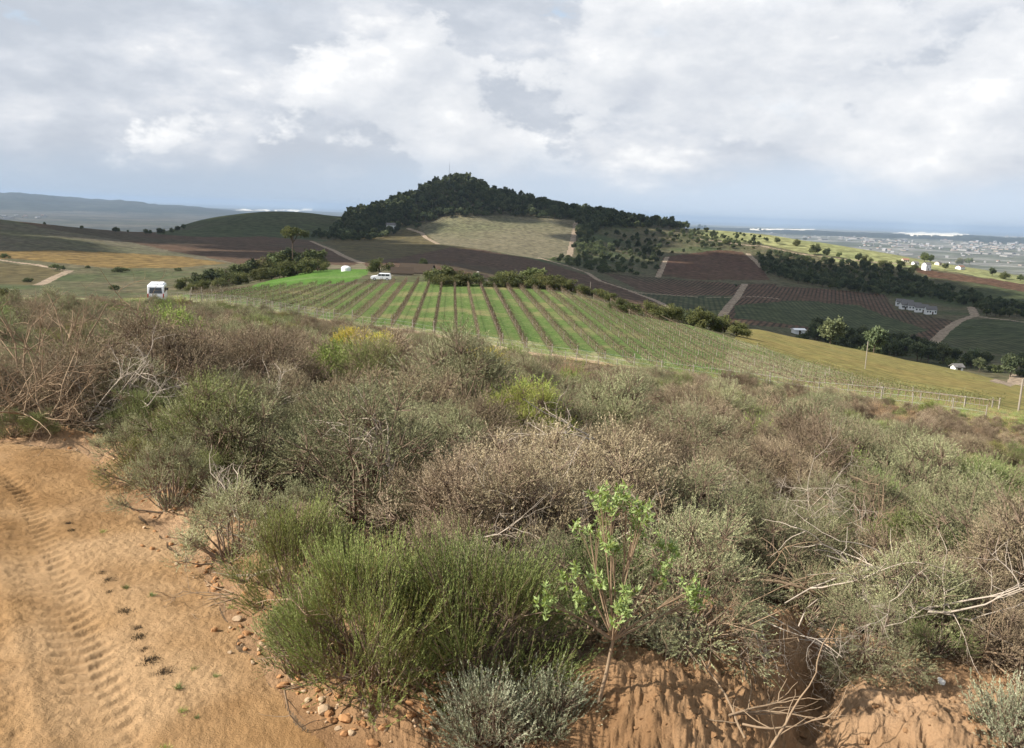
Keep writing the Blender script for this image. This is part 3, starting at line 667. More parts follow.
def instancer(name, P, idx, scl, rot, pairs, **props):
    """one object: points carrying copies of the given objects"""
    me = bpy.data.meshes.new(name); me.vertices.add(len(P)); me.vertices.foreach_set('co', np.asarray(P, np.float32).ravel())
    for nm, tp, arr in (('pidx', 'INT', np.asarray(idx, np.int32)), ('pscl', 'FLOAT_VECTOR', np.asarray(scl, np.float32)), ('prot', 'FLOAT_VECTOR', np.asarray(rot, np.float32))):
        a = me.attributes.new(nm, tp, 'POINT'); a.data.foreach_set('value' if tp == 'INT' else 'vector', arr.ravel())
    o = link(name, me, **props)
    nt = bpy.data.node_groups.new(name, 'GeometryNodeTree')
    nt.interface.new_socket('Geometry', in_out='INPUT', socket_type='NodeSocketGeometry'); nt.interface.new_socket('Geometry', in_out='OUTPUT', socket_type='NodeSocketGeometry')
    gi = nt.nodes.new('NodeGroupInput'); go = nt.nodes.new('NodeGroupOutput'); ip = nt.nodes.new('GeometryNodeInstanceOnPoints')
    jn = nt.nodes.new('GeometryNodeJoinGeometry')
    for objs in pairs:
        j2 = nt.nodes.new('GeometryNodeJoinGeometry')
        for ob in objs:
            oi = nt.nodes.new('GeometryNodeObjectInfo'); oi.inputs['Object'].default_value = ob; oi.transform_space = 'ORIGINAL'; nt.links.new(oi.outputs['Geometry'], j2.inputs[0])
        g2 = nt.nodes.new('GeometryNodeGeometryToInstance'); nt.links.new(j2.outputs[0], g2.inputs[0]); nt.links.new(g2.outputs[0], jn.inputs[0])
    def na(n, t):
        a = nt.nodes.new('GeometryNodeInputNamedAttribute'); a.data_type = t; a.inputs['Name'].default_value = n; return [s for s in a.outputs if s.enabled and s.name == 'Attribute'][0]
    nt.links.new(gi.outputs[0], ip.inputs['Points']); nt.links.new(jn.outputs[0], ip.inputs['Instance']); ip.inputs['Pick Instance'].default_value = True
    nt.links.new(na('pidx', 'INT'), ip.inputs['Instance Index']); nt.links.new(na('pscl', 'FLOAT_VECTOR'), ip.inputs['Scale'])
    e = nt.nodes.new('FunctionNodeEulerToRotation'); nt.links.new(na('prot', 'FLOAT_VECTOR'), e.inputs[0]); nt.links.new(e.outputs[0], ip.inputs['Rotation'])
    nt.links.new(ip.outputs[0], go.inputs[0])
    md = o.modifiers.new('scatter', 'NODES'); md.node_group = nt; return o
pk = list(PUSED.keys()); NP_ = len(pk)
slot = {k: NP_-1-i for i, k in enumerate(pk)}     # join order is reversed
far = [i for i in range(NS) if i not in near]
def slot_of(i):
    c = [k for k in pk if k[0] == kinds[i]]; return slot[c[int(r1[i]*997) % len(c)]] if c else 0
instancer('scrub', [(SP[i, 0], SP[i, 1], zz[i]-.04) for i in far], [slot_of(i) for i in far], [(size[i], size[i], size[i]*rng.uniform(.8, 1.1)) for i in far],
          [(rng.normal(0, .1), rng.normal(0, .1), rng.uniform(0, 6.28)) for i in far], [PUSED[k] for k in pk], kind='stuff', label='dense heath scrub covering the slope down to the vineyard', category='scrub')

# ------------------------------------------------------------------ dead branches
def branch_lines(rng, p, d, L, r, depth, out, curl=.25, grav=0.0):
    n = 6; pts = [p]; dd_ = d
    for i in range(n):
        dd_ = unit(dd_+rng.normal(0, curl, 3)*.6+np.array([0, 0, grav])); pts.append(pts[-1]+dd_*L/n)
    out.append((np.array(pts), np.linspace(r, r*.35, n+1)))
    if depth > 0:
        for k in range(rng.integers(3, 6)):
            j = rng.integers(1, n+1); nd = unit(dd_*.7+rng.normal(0, .7, 3)); branch_lines(rng, pts[j], nd, L*rng.uniform(.35, .65), r*.5, depth-1, out, curl, grav)
def dead_branch(seed, d, L, r, depth=2, mat='bleached', n=1, spread=.4, grav=0):
    rg = np.random.default_rng(seed); out = []
    for k in range(n):
        branch_lines(rg, np.array([rg.normal(0, .04), rg.normal(0, .04), 0.]), unit(np.array(d, float)+rg.normal(0, spread, 3)), L*rg.uniform(.7, 1.1), r, depth, out, grav=grav)
    v, f = tubes(out, 5); return mesh_np('dead_branch', v, f, M[mat], smooth=True)
def put_branch(me, u, v, label, sc=1, rz=0, dz=.02, name='dead_branch', group=None):
    p = cast(u, v); return thing(link(name, me, None, (p[0], p[1], p[2]+dz), rz, sc), label, 'branch', group)
put_branch(dead_branch(1, (-.15, -.1, 1), 1.0, .013, 2, n=5, spread=.35), 392, 518, 'bleached dead branch standing upright out of the scrub', dz=.25)
TAKEN.append((*cast(392, 518)[:2], .35))
put_branch(dead_branch(2, (-.9, -.2, .35), 1.1, .012, 2, n=2, spread=.15), 590, 500, 'forked dead twig sticking out above the feathery shrubs', dz=.8)
put_branch(dead_branch(3, (-.2, .2, 1), .7, .010, 2, n=4), 490, 400, 'small bleached twigs beside the dark green shrub', dz=.2)
put_branch(dead_branch(4, (.3, .2, 1), .8, .010, 2, n=6, spread=.5), 265, 420, 'grey tangle of dead twigs in the scrub left of centre', dz=.1)
put_branch(dead_branch(5, (-.3, 0, .9), .6, .008, 2, n=4, spread=.4), 240, 530, 'upright dead grey twigs in a gap by the verge', dz=.1)
put_branch(dead_branch(6, (-1, -.1, .12), .55, .009, 1, n=1), 250, 552, 'pale crooked stick lying on the road verge', dz=.06)
put_branch(dead_branch(7, (-1, .1, .15), .5, .005, 2, 'deadbrown', n=5, spread=.25), 232, 600, 'dark tangle of dry twigs lying on the road edge', dz=.04)
put_branch(dead_branch(8, (-1, .1, .1), .6, .008, 1, n=1), 290, 590, 'pale stick poking out of the shrubs over the verge', dz=.2)
put_branch(dead_branch(9, (-.6, -.4, .35), .5, .012, 2, 'deadbrown', n=7, spread=.35), 360, 665, 'bundle of bare stems under the left feathery shrub', dz=.05)
put_branch(dead_branch(10, (-1, -.1, .2), 1.3, .013, 2, n=4, spread=.2), 930, 640, 'long pale fallen branches below the dark hollow', dz=.42, sc=1.3)
put_branch(dead_branch(11, (-1, .2, .1), 1.1, .012, 2, 'deadbrown', n=4, spread=.2), 830, 622, 'brown fallen branches spread along the top of the bank', dz=.25, sc=1.3)
put_branch(dead_branch(12, (1, -.3, .1), 1.0, .010, 2, n=4, spread=.25), 925, 650, 'pale twisted branches at the right of the dark hollow', dz=.3)
put_branch(dead_branch(13, (-.1, 0, 1), .45, .009, 1, 'deadbrown', n=2, spread=.3), 750, 735, 'forked stick standing in the loose earth of the bank', dz=0)
put_branch(dead_branch(14, (1, 0, .1), .5, .008, 1, 'deadbrown', n=4, spread=.2), 735, 728, 'bare roots lying on the loose earth at the bottom', dz=.05)
put_branch(dead_branch(15, (.8, -.5, .1), .8, .01, 2, 'deadbrown', n=4, spread=.3), 970, 660, 'brown fallen twigs along the top of the right bank', dz=.1)
for k, (u, v, dr, s, lab) in enumerate([(20, 415, (.5, .2, .6), 1.5, 'tangled brown dead branches, left end of the brush pile'), (60, 400, (.3, .3, .8), 1.6, 'tall brown dead branches in the middle of the brush pile'),
        (88, 425, (.8, -.3, .3), 1.2, 'grey dead branches at the roadside end of the brush pile'), (50, 428, (-.6, -.3, .3), 1.2, 'low dead branches at the foot of the brush pile'),
        (100, 395, (.6, .1, .9), 1.6, 'fan of brown twigs rising behind the brush pile'), (118, 432, (.9, -.2, .3), .7, 'short broken stick on the earth beside the brush pile'), (-10, 425, (.4, 0, .4), 1.3, 'dark dead branches cut by the left edge of the photo')]):
    put_branch(dead_branch(40+k, dr, 1.15, .014, 3, 'deadbrown' if k % 3 != 2 else 'bleached', n=9 if k != 5 else 1, spread=.5), u, v, lab, sc=s, dz=.02)
tw = [dead_branch(60+k, (random.uniform(-.6, .6), -.1, .8), .8, .007, 3, ('bleached', 'deadbrown')[k % 2], n=3) for k in range(6)]
rgt = np.random.default_rng(19)
for k in range(26):
    u, v = rgt.uniform(120, 1020), rgt.uniform(400, 640)
    if u < 250 and v > 470 or (u < 560 and v > 560): continue
    put_branch(tw[k % 6], u, v+20, 'bleached bare twigs poking up out of the scrub canopy' if k % 2 == 0 else 'brown bare twigs poking up out of the scrub canopy', sc=rgt.uniform(.6, 1.2), rz=rgt.uniform(0, 6), dz=.25, name='dead_twigs', group='bleached bare twigs' if k % 2 == 0 else 'brown bare twigs')
for k in range(12):
    u, v = rgt.uniform(640, 1010), rgt.uniform(600, 668)
    put_branch(tw[k % 6], u, v, 'dry brushwood lying along the top of the earth bank', sc=rgt.uniform(.6, 1.0), dz=.12, name='brushwood', group='brushwood on the bank').rotation_euler = (1.2, rgt.uniform(-.4, .4), rgt.uniform(-1.2, 1.2))
for k, (u, v, kd, lab) in enumerate([(25, 398, 'rust', 'rusty dry shrub behind the left brush pile'), (70, 380, 'heath', 'brown heath shrub behind the middle of the brush pile'), (12, 436, 'green', 'low dark shrub at the foot of the brush pile'), (40, 438, 'green', 'low dark green sprawl where the brush pile meets the road'), (95, 410, 'rust', 'dry brown shrub inside the brush pile')]):
    hero(kd, k, u, v, .8 if kd != 'green' else .45, lab, r=.2)
# cut shrubs lying over the bank on the right
for k, (u, v, kd, s, lab) in enumerate([(870, 662, 'grey', .55, 'grey green cut shrub slumped over the bank edge'), (810, 618, 'grey', .6, 'cut shrub lying across the bank left of the hollow'), (930, 655, 'green', .5, 'dark green cut shrub lying below the hollow'), (1000, 655, 'heath', .55, 'brown heath shrub hanging over the right bank')]):
    o = hero(kd, k, u, v, s, lab, r=.3); o.rotation_euler = (.7, -.3+.2*k, 1.2*k)

# ------------------------------------------------------------------ sapling
def sapling():
    p = cast(597, 703); root = link('sapling', None, None, tuple(p)); thing(root, 'young sapling with bright green leaf clusters growing from the earth mound', 'sapling')
    def loc(u, v, dy=0):   # a point on the plane through the trunk, moved dy in depth
        r = ray(u, v); k = (p[1]+dy)/r[1]; return np.array([r[0]*k, r[1]*k, CAMH+r[2]*k])-p
    fork = loc(613, 640); tips = [(612, 500, .1), (590, 530, .15), (640, 515, .0), (575, 575, -.1), (600, 585, .1), (548, 605, -.1), (630, 595, -.1), (665, 570, .05), (690, 590, 0), (668, 550, .15), (580, 610, .05), (612, 545, 0), (632, 535, .1), (620, 610, -.15), (695, 600, .1), (600, 505, 0), (625, 500, .05)]
    rg = np.random.default_rng(4); L = [(np.array([[0, 0, -.05], fork*.5+[.01, 0, 0], fork]), [.014, .011, .009])]; VV = []; TT = []; nleaf = 0
    for (u, v, dy) in tips:
        e = loc(u, v, dy); m_ = fork*.5+e*.5+rg.normal(0, .03, 3); tt = np.linspace(0, 1, 6)[:, None]
        pts = (1-tt)**2*fork+2*(1-tt)*tt*m_+tt**2*e; L.append((pts, np.linspace(.007, .002, 6)))
        for s in range(9):
            c = e+rg.normal(0, .035, 3); ax = unit(np.array([rg.normal(0, .6), rg.normal(0, .6), 1])); L.append((np.stack([pts[3], (pts[4]+c)/2, c]), [.002, .0015, .001]))
            for q in range(17):
                dr = unit(ax*.55+rg.normal(0, .6, 3)); ln = rg.uniform(.026, .044); w = ln*.17; b = c+ax*rg.uniform(-.03, .03)
                sd = unit(np.cross(dr, rg.normal(size=3))); nrm = np.cross(sd, dr)
                if nrm[2] < 0: sd = -sd
                mid_ = b+dr*ln*.5-np.array([0, 0, .003]); VV += [b, mid_-sd*w, b+dr*ln, mid_+sd*w]; t_ = rg.uniform(0, 1); TT += [t_]*4
    v, f = tubes(L, 6); link('stem', mesh_np('stem', v, f, M['deadbrown'], smooth=True), root)
    n = len(VV)//4; link('foliage', mesh_np('foliage', np.array(VV), np.arange(4*n).reshape(n, 4), M['sapling'], TT), root)
sapling()

# ------------------------------------------------------------------ stones and tufts
def rock(seed, mat):
    import bmesh
    bm = bmesh.new(); bmesh.ops.create_icosphere(bm, subdivisions=2, radius=1); rg = np.random.default_rng(seed); ax = rg.normal(size=(7, 3)); ax = unit(ax); lim = rg.uniform(.42, .78, 7)
    for vtx in bm.verts:
        c = np.array(vtx.co)
        for a, l in zip(ax, lim):
            q = c@a
            if q > l: c = c-a*(q-l)
        c = c*np.array([1, .8, .62])+rg.normal(0, .025, 3); vtx.co = c
    me = bpy.data.meshes.new('stone'); bm.to_mesh(me); bm.free(); me.materials.append(M[mat]); return me
RK = [rock(i, m_) for i, m_ in ((1, 'stone'), (2, 'stone'), (3, 'stonepale'), (4, 'stone'), (5, 'stonepale'))]
rg = np.random.default_rng(77); cnt = 0
seeds_img = [(148, 500), (160, 520), (175, 540), (185, 560), (210, 570), (255, 610), (258, 625), (265, 650), (300, 690), (310, 705), (330, 712), (350, 725), (365, 730), (425, 708), (430, 722), (270, 655), (125, 470), (112, 450), (95, 442), (75, 436), (215, 590), (195, 548), (250, 640)]
for k in range(285):
    u, v = seeds_img[rg.integers(len(seeds_img))]; u += rg.normal(0, 14); v += rg.normal(0, 11)
    p = cast(u, v); s = abs(rg.normal(0, .012))+.008
    if k % 25 == 0: s = .034
    o = link('stone', RK[k % 5], None, (p[0], p[1], p[2]+s*.25), rg.uniform(0, 6), s); o.rotation_euler = (rg.uniform(-.4, .4), rg.uniform(-.4, .4), rg.uniform(0, 6))
    thing(o, 'orange stone in the loose rubble along the road verge' if k % 5 not in (2, 4) else 'pale stone in the loose rubble along the road verge', 'stone', 'orange stones along the verge' if k % 5 not in (2, 4) else 'pale stones along the verge')
for u, v, s, mi, lab in [(324, 713, .05, 2, 'largest pale stone below the left feathery shrub'), (427, 708, .065, 0, 'large orange stone under the feathery green shrubs'), (345, 722, .045, 1, 'orange block among the stones below the bare stems'), (941, 684, .05, None, 'white stone lying on the right bank'), (430, 722, .05, 3, 'yellowish orange lump beside the large orange stone')]:
    p = cast(u, v); me = RK[mi] if mi is not None else rock(12, 'stonewhite'); thing(link('stone', me, None, (p[0], p[1], p[2]+.02), u, s if mi is not None else .035), lab, 'stone')
CK = [rock(i, 'clod') for i in (21, 22, 23)]
for k in range(170):      # clods on the loose bank
    u, v = rg.uniform(580, 1020), rg.uniform(640, 745); p = cast(u, v); s = rg.uniform(.008, .03)*rg.uniform(.5, 1.2); 
    thing(link('clod', CK[k % 3], None, (p[0], p[1], p[2]+s*.1), rg.uniform(0, 6), s), 'small brown earth clod on the loose bank', 'clod', 'earth clods on the bank')
def tuft(seed, n, hgt, mat, sp=.03):
    rg_ = np.random.default_rng(seed); P = np.stack([rg_.normal(0, sp, n), rg_.normal(0, sp, n), np.zeros(n)], 1); D = unit(np.stack([rg_.normal(0, .6, n), rg_.normal(0, .6, n), np.ones(n)], 1))
    v, f = needles(P, D, rg_.uniform(.4, 1, n)*hgt, np.full(n, .004), rg_); return mesh_np('grass_tuft', v, f, M[mat], np.repeat(rg_.uniform(0, 1, n), 3))
TFT = [tuft(1, 160, .022, 'darkdry', .022), tuft(2, 70, .06, 'f_green', .012), tuft(3, 40, .06, 'f_bright', .015)]
for k, (u, v, t) in enumerate([(68, 524, 0), (72, 530, 0), (102, 572, 0), (108, 580, 0), (110, 592, 0), (125, 612, 0), (138, 628, 0), (140, 637, 0), (146, 649, 0), (150, 660, 0), (165, 672, 0), (103, 532, 2), (126, 588, 1), (178, 688, 1), (216, 677, 1), (182, 712, 2), (197, 718, 1), (194, 669, 2), (231, 608, 2), (165, 748, 2), (152, 596, 1)]):
    p = cast(u, v); o = link('grass_tuft', TFT[t], None, tuple(p-np.array([0, 0, .004])), k, rg.uniform(.9, 1.5) if t == 0 else rg.uniform(.5, 1.0)); thing(o, ['brown dry tuft in the dark line along the wheel track', 'green tuft growing on the bare road edge', 'pale green sprout on the bare road edge'][t], 'grass tuft', ['dry tufts along the wheel track', 'green tufts on the road edge', 'green sprouts on the road edge'][t])

# ------------------------------------------------------------------ vineyard rows
def vine_rows():
    A = azT(453, 210)[0]; dv = np.array([math.sin(A), math.cos(A)]); nv = np.array([math.cos(A), -math.sin(A)])
    post = MB().box(-.03, .03, -.03, .03, -.2, 1.0).mesh('post', M['post']); endpost = MB().box(-.04, .04, -.04, .04, -.2, 1.25).mesh('post', M['post'])
    rgv = np.random.default_rng(6); rows = []
    for k, c in enumerate(np.arange(-56.875, 78, 2.5)):
        s = np.arange(30, 200, 1.1); xy = c*nv[None]+s[:, None]*dv[None]; az = np.arctan2(xy[:, 0], xy[:, 1]); d = np.hypot(xy[:, 0], xy[:, 1])
        ok = (d > lay_d(az, 6)+2.8) & (d < lay_d(az, 7)+np.where(az > .17, -9, 1.5)) & (az > azT(190, 290)[0]) & (az < azT(1010, 400)[0])
        xy = xy[ok]; s = s[ok]
        if len(xy) < 6: continue
        z = zat(xy[:, 0], xy[:, 1]); rows.append((c, xy, z, s))
    for k, (c, xy, z, s) in enumerate(rows):
        o0 = np.array([xy[0, 0], xy[0, 1], z[0]]); side = (k-len(rows)/2)/len(rows)
        root = link('vine_row', None, None, tuple(o0)); n = len(xy)
        place = 'at the left end' if k == 0 else 'at the right end' if k == len(rows)-1 else 'counted from the left'
        num = ['first', 'second', 'third', 'fourth', 'fifth', 'sixth', 'seventh', 'eighth', 'ninth', 'tenth']
        if k < 10: lab = '%s row of bare brown vines from the minibus end of the vineyard' % num[k]
        elif k >= len(rows)-10: lab = '%s row of weedy vines from the right end of the vineyard' % num[len(rows)-1-k]
        elif k < 20: lab = '%s brown vine row on bright turf, below the white car' % num[k-10]
        elif k < 30: lab = '%s brown vine row in the middle stripes of bright turf' % num[k-20]
        else: lab = 'row of low vines running over the paler right half of the vineyard'
        thing(root, lab, 'vine row', 'vine rows of the near vineyard')
        P = np.stack([xy[:, 0], xy[:, 1], z], 1)-o0
        q = 46; ci = np.repeat(np.arange(n), q); t = rgv.normal(0, 1, (n*q, 3)); C = P[ci]+np.stack([t[:, 0]*.075+dv[0]*rgv.uniform(-.6, .6, n*q), t[:, 1]*.075+dv[1]*rgv.uniform(-.6, .6, n*q), np.clip(.72+t[:, 2]*.22, .2, 1.3)], 1)
        D = unit(rgv.normal(size=(n*q, 3))+np.array([0, 0, .7])); v, f = needles(C, D, rgv.uniform(.1, .32, n*q), rgv.uniform(.025, .06, n*q), rgv)
        gpart = side > .02
        ti = np.repeat(np.clip(rgv.normal(.5, .22, n*q), 0, 1), 3)
        link('vines', mesh_np('vines', v, f, M['vine_g'] if side > .38 else M['vine'], ti), root)
        L = [(np.array([P[i]+[0, 0, -.1], P[i]+[.03, 0, .35], P[i]+[0, 0, .7]]), [.035, .03, .025]) for i in range(n)]+[(P+np.array([0, 0, .7]), np.full(n, .02))]
        v, f = tubes(L, 4); link('trunks', mesh_np('trunks', v, f, M['wood']), root)
        for i in range(0, n, 5):
            link('post', endpost if i == 0 else post, root, tuple(P[i]), rgv.uniform(0, 3), (1, 1, rgv.uniform(.8, 1.15)*(1 if side < .1 else .8)))
vine_rows()
# fence by the track
def fence(d_off, us, label, hh=1.35, step=1):
    azs = azT(np.array(us, float), np.full(len(us), 320.))[0]; dd_ = lay_d(azs, 6)+d_off; x = dd_*np.sin(azs); y = dd_*np.cos(azs); z = zat(x, y)
    root = link('wire_fence', None, None, (x[0], y[0], z[0])); thing(root, label, 'fence'); pm = MB().cyl((0, 0, hh/2-.1), 'z', .035, hh+.2, 8).mesh('post', M['post']); P = np.stack([x-x[0], y-y[0], z-z[0]], 1)
    for p in P: link('post', pm, root, tuple(p), 0, (1, 1, random.uniform(.85, 1.15)))
    v, f = tubes([(P+np.array([0, 0, h_]), np.full(len(P), .006)) for h_ in (.4, .8, 1.2)], 4); link('wire', mesh_np('wire', v, f, M['wire']), root)
fence(-1.8, list(np.concatenate([np.linspace(185, 600, 36), np.linspace(620, 1000, 11)])+np.random.default_rng(2).normal(0, 2.5, 47)), 'wire fence of grey wooden posts along the near side of the vineyard', .95)
fence(2.2, list(np.linspace(172, 330, 26)), 'short wire fence of wooden posts on the far side of the track by the minibus', 1.2)
# grass tufts in the vineyard: countless
def grass():
    rg_ = np.random.default_rng(12); N = 42000; az = rg_.uniform(azT(120, 300)[0], azT(1080, 400)[0], N); a = lay_d(az, 6); b = lay_d(az, 7); d = a-13+(b-a+13)*rg_.random(N)**1.25
    x = d*np.sin(az); y = d*np.cos(az); z = zat(x, y); u, v = project(np.stack([x, y, z], -1)); g = in_poly(u, v, vp); keep = (~g | (rg_.random(N) < .3)) & ((d < a+1) | (rg_.random(N) < .5)) & ((np.abs(d-a-.2) > 2.0) | (u > 560))
    x, y, z, g = x[keep], y[keep], z[keep], g[keep]; n = len(x); g = g & (rg_.random(n) < 1)
    def gt(nm, mat, u_, lab):
        p = cast(*u_); o = link(nm, tuft(91+len(nm), 60, .35, mat, .14), None, tuple(p), 0, 1); me = o.data
        return thing(o, lab, 'grass tuft')
    a_ = gt('tall_grass', 'f_bright', (640, 372), 'tall pale green grass clump at the fence below the vineyard'); b_ = gt('dry_grass', 'f_rust', (560, 362), 'dry straw coloured grass clump at the fence below the vineyard'); c_ = gt('green_grass', 'f_green', (700, 386), 'dull green grass clump at the fence below the vineyard')
    for o in (a_, b_, c_):
        c0 = np.empty(len(o.data.vertices)*3, np.float32); o.data.vertices.foreach_get('co', c0)
    idx = np.where(g, 2, np.where(np.hypot(x, y) < lay_d(np.arctan2(x, y), 6), rg_.choice([0, 1, 2], n, p=[.35, .35, .3]), rg_.choice([0, 1, 2], n, p=[.2, .35, .45]))); s = rg_.uniform(.5, 1.3, n)*np.where(g, .4, .8)
    instancer('grass', np.stack([x, y, z], 1), idx, np.stack([s, s, s], 1), np.stack([np.zeros(n), np.zeros(n), rg_.uniform(0, 6, n)], 1), [(c_,), (b_,), (a_,)][::1], kind='stuff', label='long grass and weeds between the vine rows', category='grass')
grass()

# ------------------------------------------------------------------ trees
def make_tree(seed, h=9, r=3.6, n=2200, mat='t_dark', shape='round', trunk=.18, leaf=.42):
    rg_ = np.random.default_rng(seed); nb = {'round': 20, 'pine': 15, 'umbrella': 13, 'cone': 20, 'bush': 16}[shape]
    if shape == 'umbrella': C = np.stack([rg_.uniform(-1, 1, nb)*r, rg_.uniform(-1, 1, nb)*r*.9, h*(.86+rg_.uniform(-.04, .10, nb))], 1); br = np.array([r*.42, r*.42, h*.05]); tb = .8
    elif shape == 'cone': t = rg_.random(nb); a = rg_.uniform(0, 6.28, nb); C = np.stack([np.cos(a)*r*(1-t)*.7, np.sin(a)*r*(1-t)*.7, h*(.25+.68*t)], 1); br = np.array([r*.3, r*.3, h*.09]); tb = .2
    elif shape == 'bush': a = rg_.uniform(0, 6.28, nb); q = np.sqrt(rg_.random(nb)); C = np.stack([np.cos(a)*q*r*.8, np.sin(a)*q*r*.8, h*rg_.uniform(.25, .8, nb)*(1-.3*q)], 1); br = np.array([r*.32, r*.32, h*.2]); tb = .1
    elif shape == 'pine': a = rg_.uniform(0, 6.28, nb); q = np.sqrt(rg_.random(nb)); C = np.stack([np.cos(a)*q*r*.7, np.sin(a)*q*r*.7, h*rg_.uniform(.5, .92, nb)], 1); br = np.array([r*.38, r*.38, h*.08]); tb = .4
    else: a = rg_.uniform(0, 6.28, nb); q = np.sqrt(rg_.random(nb)); C = np.stack([np.cos(a)*q*r*.7, np.sin(a)*q*r*.7, h*(.30+.55*rg_.random(nb)*(1-.3*q))], 1); br = np.array([r*.34, r*.34, h*.13]); tb = .25
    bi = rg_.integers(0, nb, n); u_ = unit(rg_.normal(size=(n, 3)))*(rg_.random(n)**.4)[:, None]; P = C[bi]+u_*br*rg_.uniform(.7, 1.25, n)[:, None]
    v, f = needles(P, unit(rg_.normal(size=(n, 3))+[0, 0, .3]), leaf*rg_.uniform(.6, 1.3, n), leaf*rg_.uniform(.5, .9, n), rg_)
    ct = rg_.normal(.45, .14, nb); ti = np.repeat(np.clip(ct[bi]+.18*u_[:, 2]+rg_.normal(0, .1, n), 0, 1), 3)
    cr = mesh_np('crown', v, f, M[mat], ti)
    L = [(np.array([[0, 0, -.3], [.1, 0, h*tb*.6], [0, .1, h*tb], [0, 0, h*.75]]), [trunk*1.2, trunk, trunk*.8, trunk*.3])]
    for c in C[:12]: L.append((np.array([[0, 0, h*tb*.8], [c[0]*.4, c[1]*.4, h*tb*.5+c[2]*.5], c]), [trunk*.5, trunk*.3, trunk*.1]))
    v, f = tubes(L, 5); return cr, mesh_np('trunk', v, f, M['bark'])
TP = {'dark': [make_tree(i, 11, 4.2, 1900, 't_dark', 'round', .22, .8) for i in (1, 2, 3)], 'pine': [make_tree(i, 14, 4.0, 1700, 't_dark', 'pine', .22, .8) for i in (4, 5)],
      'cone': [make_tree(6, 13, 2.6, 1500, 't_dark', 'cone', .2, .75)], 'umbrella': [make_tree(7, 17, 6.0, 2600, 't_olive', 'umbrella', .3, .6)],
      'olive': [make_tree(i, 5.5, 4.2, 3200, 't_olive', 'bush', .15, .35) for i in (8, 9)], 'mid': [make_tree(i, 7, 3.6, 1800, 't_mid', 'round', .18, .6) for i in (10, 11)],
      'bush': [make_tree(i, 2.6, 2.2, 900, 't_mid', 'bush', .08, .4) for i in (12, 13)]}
TUSED = {}
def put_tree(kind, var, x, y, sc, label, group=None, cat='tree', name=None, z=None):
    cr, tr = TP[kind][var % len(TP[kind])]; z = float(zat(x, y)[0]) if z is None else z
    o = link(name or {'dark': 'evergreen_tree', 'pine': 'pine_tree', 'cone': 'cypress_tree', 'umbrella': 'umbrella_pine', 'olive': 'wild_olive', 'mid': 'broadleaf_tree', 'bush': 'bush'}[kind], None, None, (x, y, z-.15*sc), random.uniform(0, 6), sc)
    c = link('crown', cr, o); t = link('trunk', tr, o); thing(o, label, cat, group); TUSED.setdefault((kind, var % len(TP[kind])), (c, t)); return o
def put_tree_img(kind, var, u, v, hpx, label, dmin=150, group=None, cat='tree', name=None, w=1):
    hpx = hpx*1.0; p = cast(u, v, dmin); d = math.hypot(p[0], p[1]); H = {'dark': 10, 'pine': 13.5, 'cone': 12.5, 'umbrella': 16.5, 'olive': 5.3, 'mid': 6.4, 'bush': 2.5}[kind]
    sc = hpx/F*d/H; o = put_tree(kind, var, p[0], p[1], sc, label, group, cat, name); o.scale = (sc*w, sc*w, sc); return o
# hedge of trees behind the pasture
hl = [(186, 290, 13), (198, 288, 15), (212, 286, 17), (226, 284, 19), (240, 282, 20), (254, 280, 21), (266, 278, 21), (278, 276, 24), (290, 274, 26), (302, 272, 24), (312, 270, 22)]
on = ['minibus end', 'second from the minibus end', 'third from the minibus end', 'fourth from the minibus end', 'fifth from the minibus end', 'middle', 'just past the middle', 'fourth from the white tank', 'under the umbrella pine', 'second from the white tank', 'next to the white tank']
for k, (u, v, hp) in enumerate(hl): put_tree_img(('olive', 'mid', 'dark')[k % 3], k, u, v, hp, 'dark hedge tree behind the pasture, %s' % on[k], 260, 'trees of the pasture hedge', w=1.25)
for k, (u, v, hp) in enumerate(hl): put_tree_img('olive', k+1, u+6, v+1.5, hp*.7, 'low bush filling the hedge behind the pasture', 255, 'low bushes of the pasture hedge', 'bush', w=1.2)
put_tree_img('umbrella', 0, 293, 274, 44, 'tall flat-topped umbrella pine rising over the pasture hedge', 300, w=.75)
put_tree_img('olive', 0, 380, 275, 16, 'rounded olive tree between the white car and the umbrella pine', 240, w=1.2)
put_tree_img('mid', 1, 423, 268, 10, 'bright tree behind the brown roofed house', 300)
for k, (u, v, hp, kd) in enumerate([(432, 287, 19, 'olive'), (446, 287, 22, 'mid'), (460, 287, 17, 'olive'), (476, 288, 14, 'mid'), (500, 290, 16, 'olive'), (516, 292, 22, 'olive'), (532, 293, 24, 'mid'), (546, 295, 21, 'olive'), (562, 298, 14, 'mid'), (580, 303, 14, 'olive'), (598, 307, 15, 'mid')]):
    put_tree_img(kd, k, u, v+2, hp*.85, 'olive green tree behind the vineyard crest, %s' % ['left end', 'second from left', 'third from left', 'beside the small chimney', 'right of the chimney house', 'sixth from left', 'tallest', 'just right of the tallest', 'ninth from left', 'second from right end', 'right end'][k], 172, 'trees behind the vineyard crest', w=1.3)
for k, (u, v, hp) in enumerate([(440, 289, 15), (453, 289, 17), (468, 290, 16), (488, 290, 15), (508, 292, 18), (524, 294, 19), (540, 296, 19), (554, 298, 18), (571, 302, 16), (589, 306, 14), (606, 311, 13)]):
    put_tree_img('olive', k, u, v+1, hp*.85, 'low olive bush filling between the trees behind the vineyard crest', 166, 'low bushes behind the vineyard crest', 'bush', w=1.6)
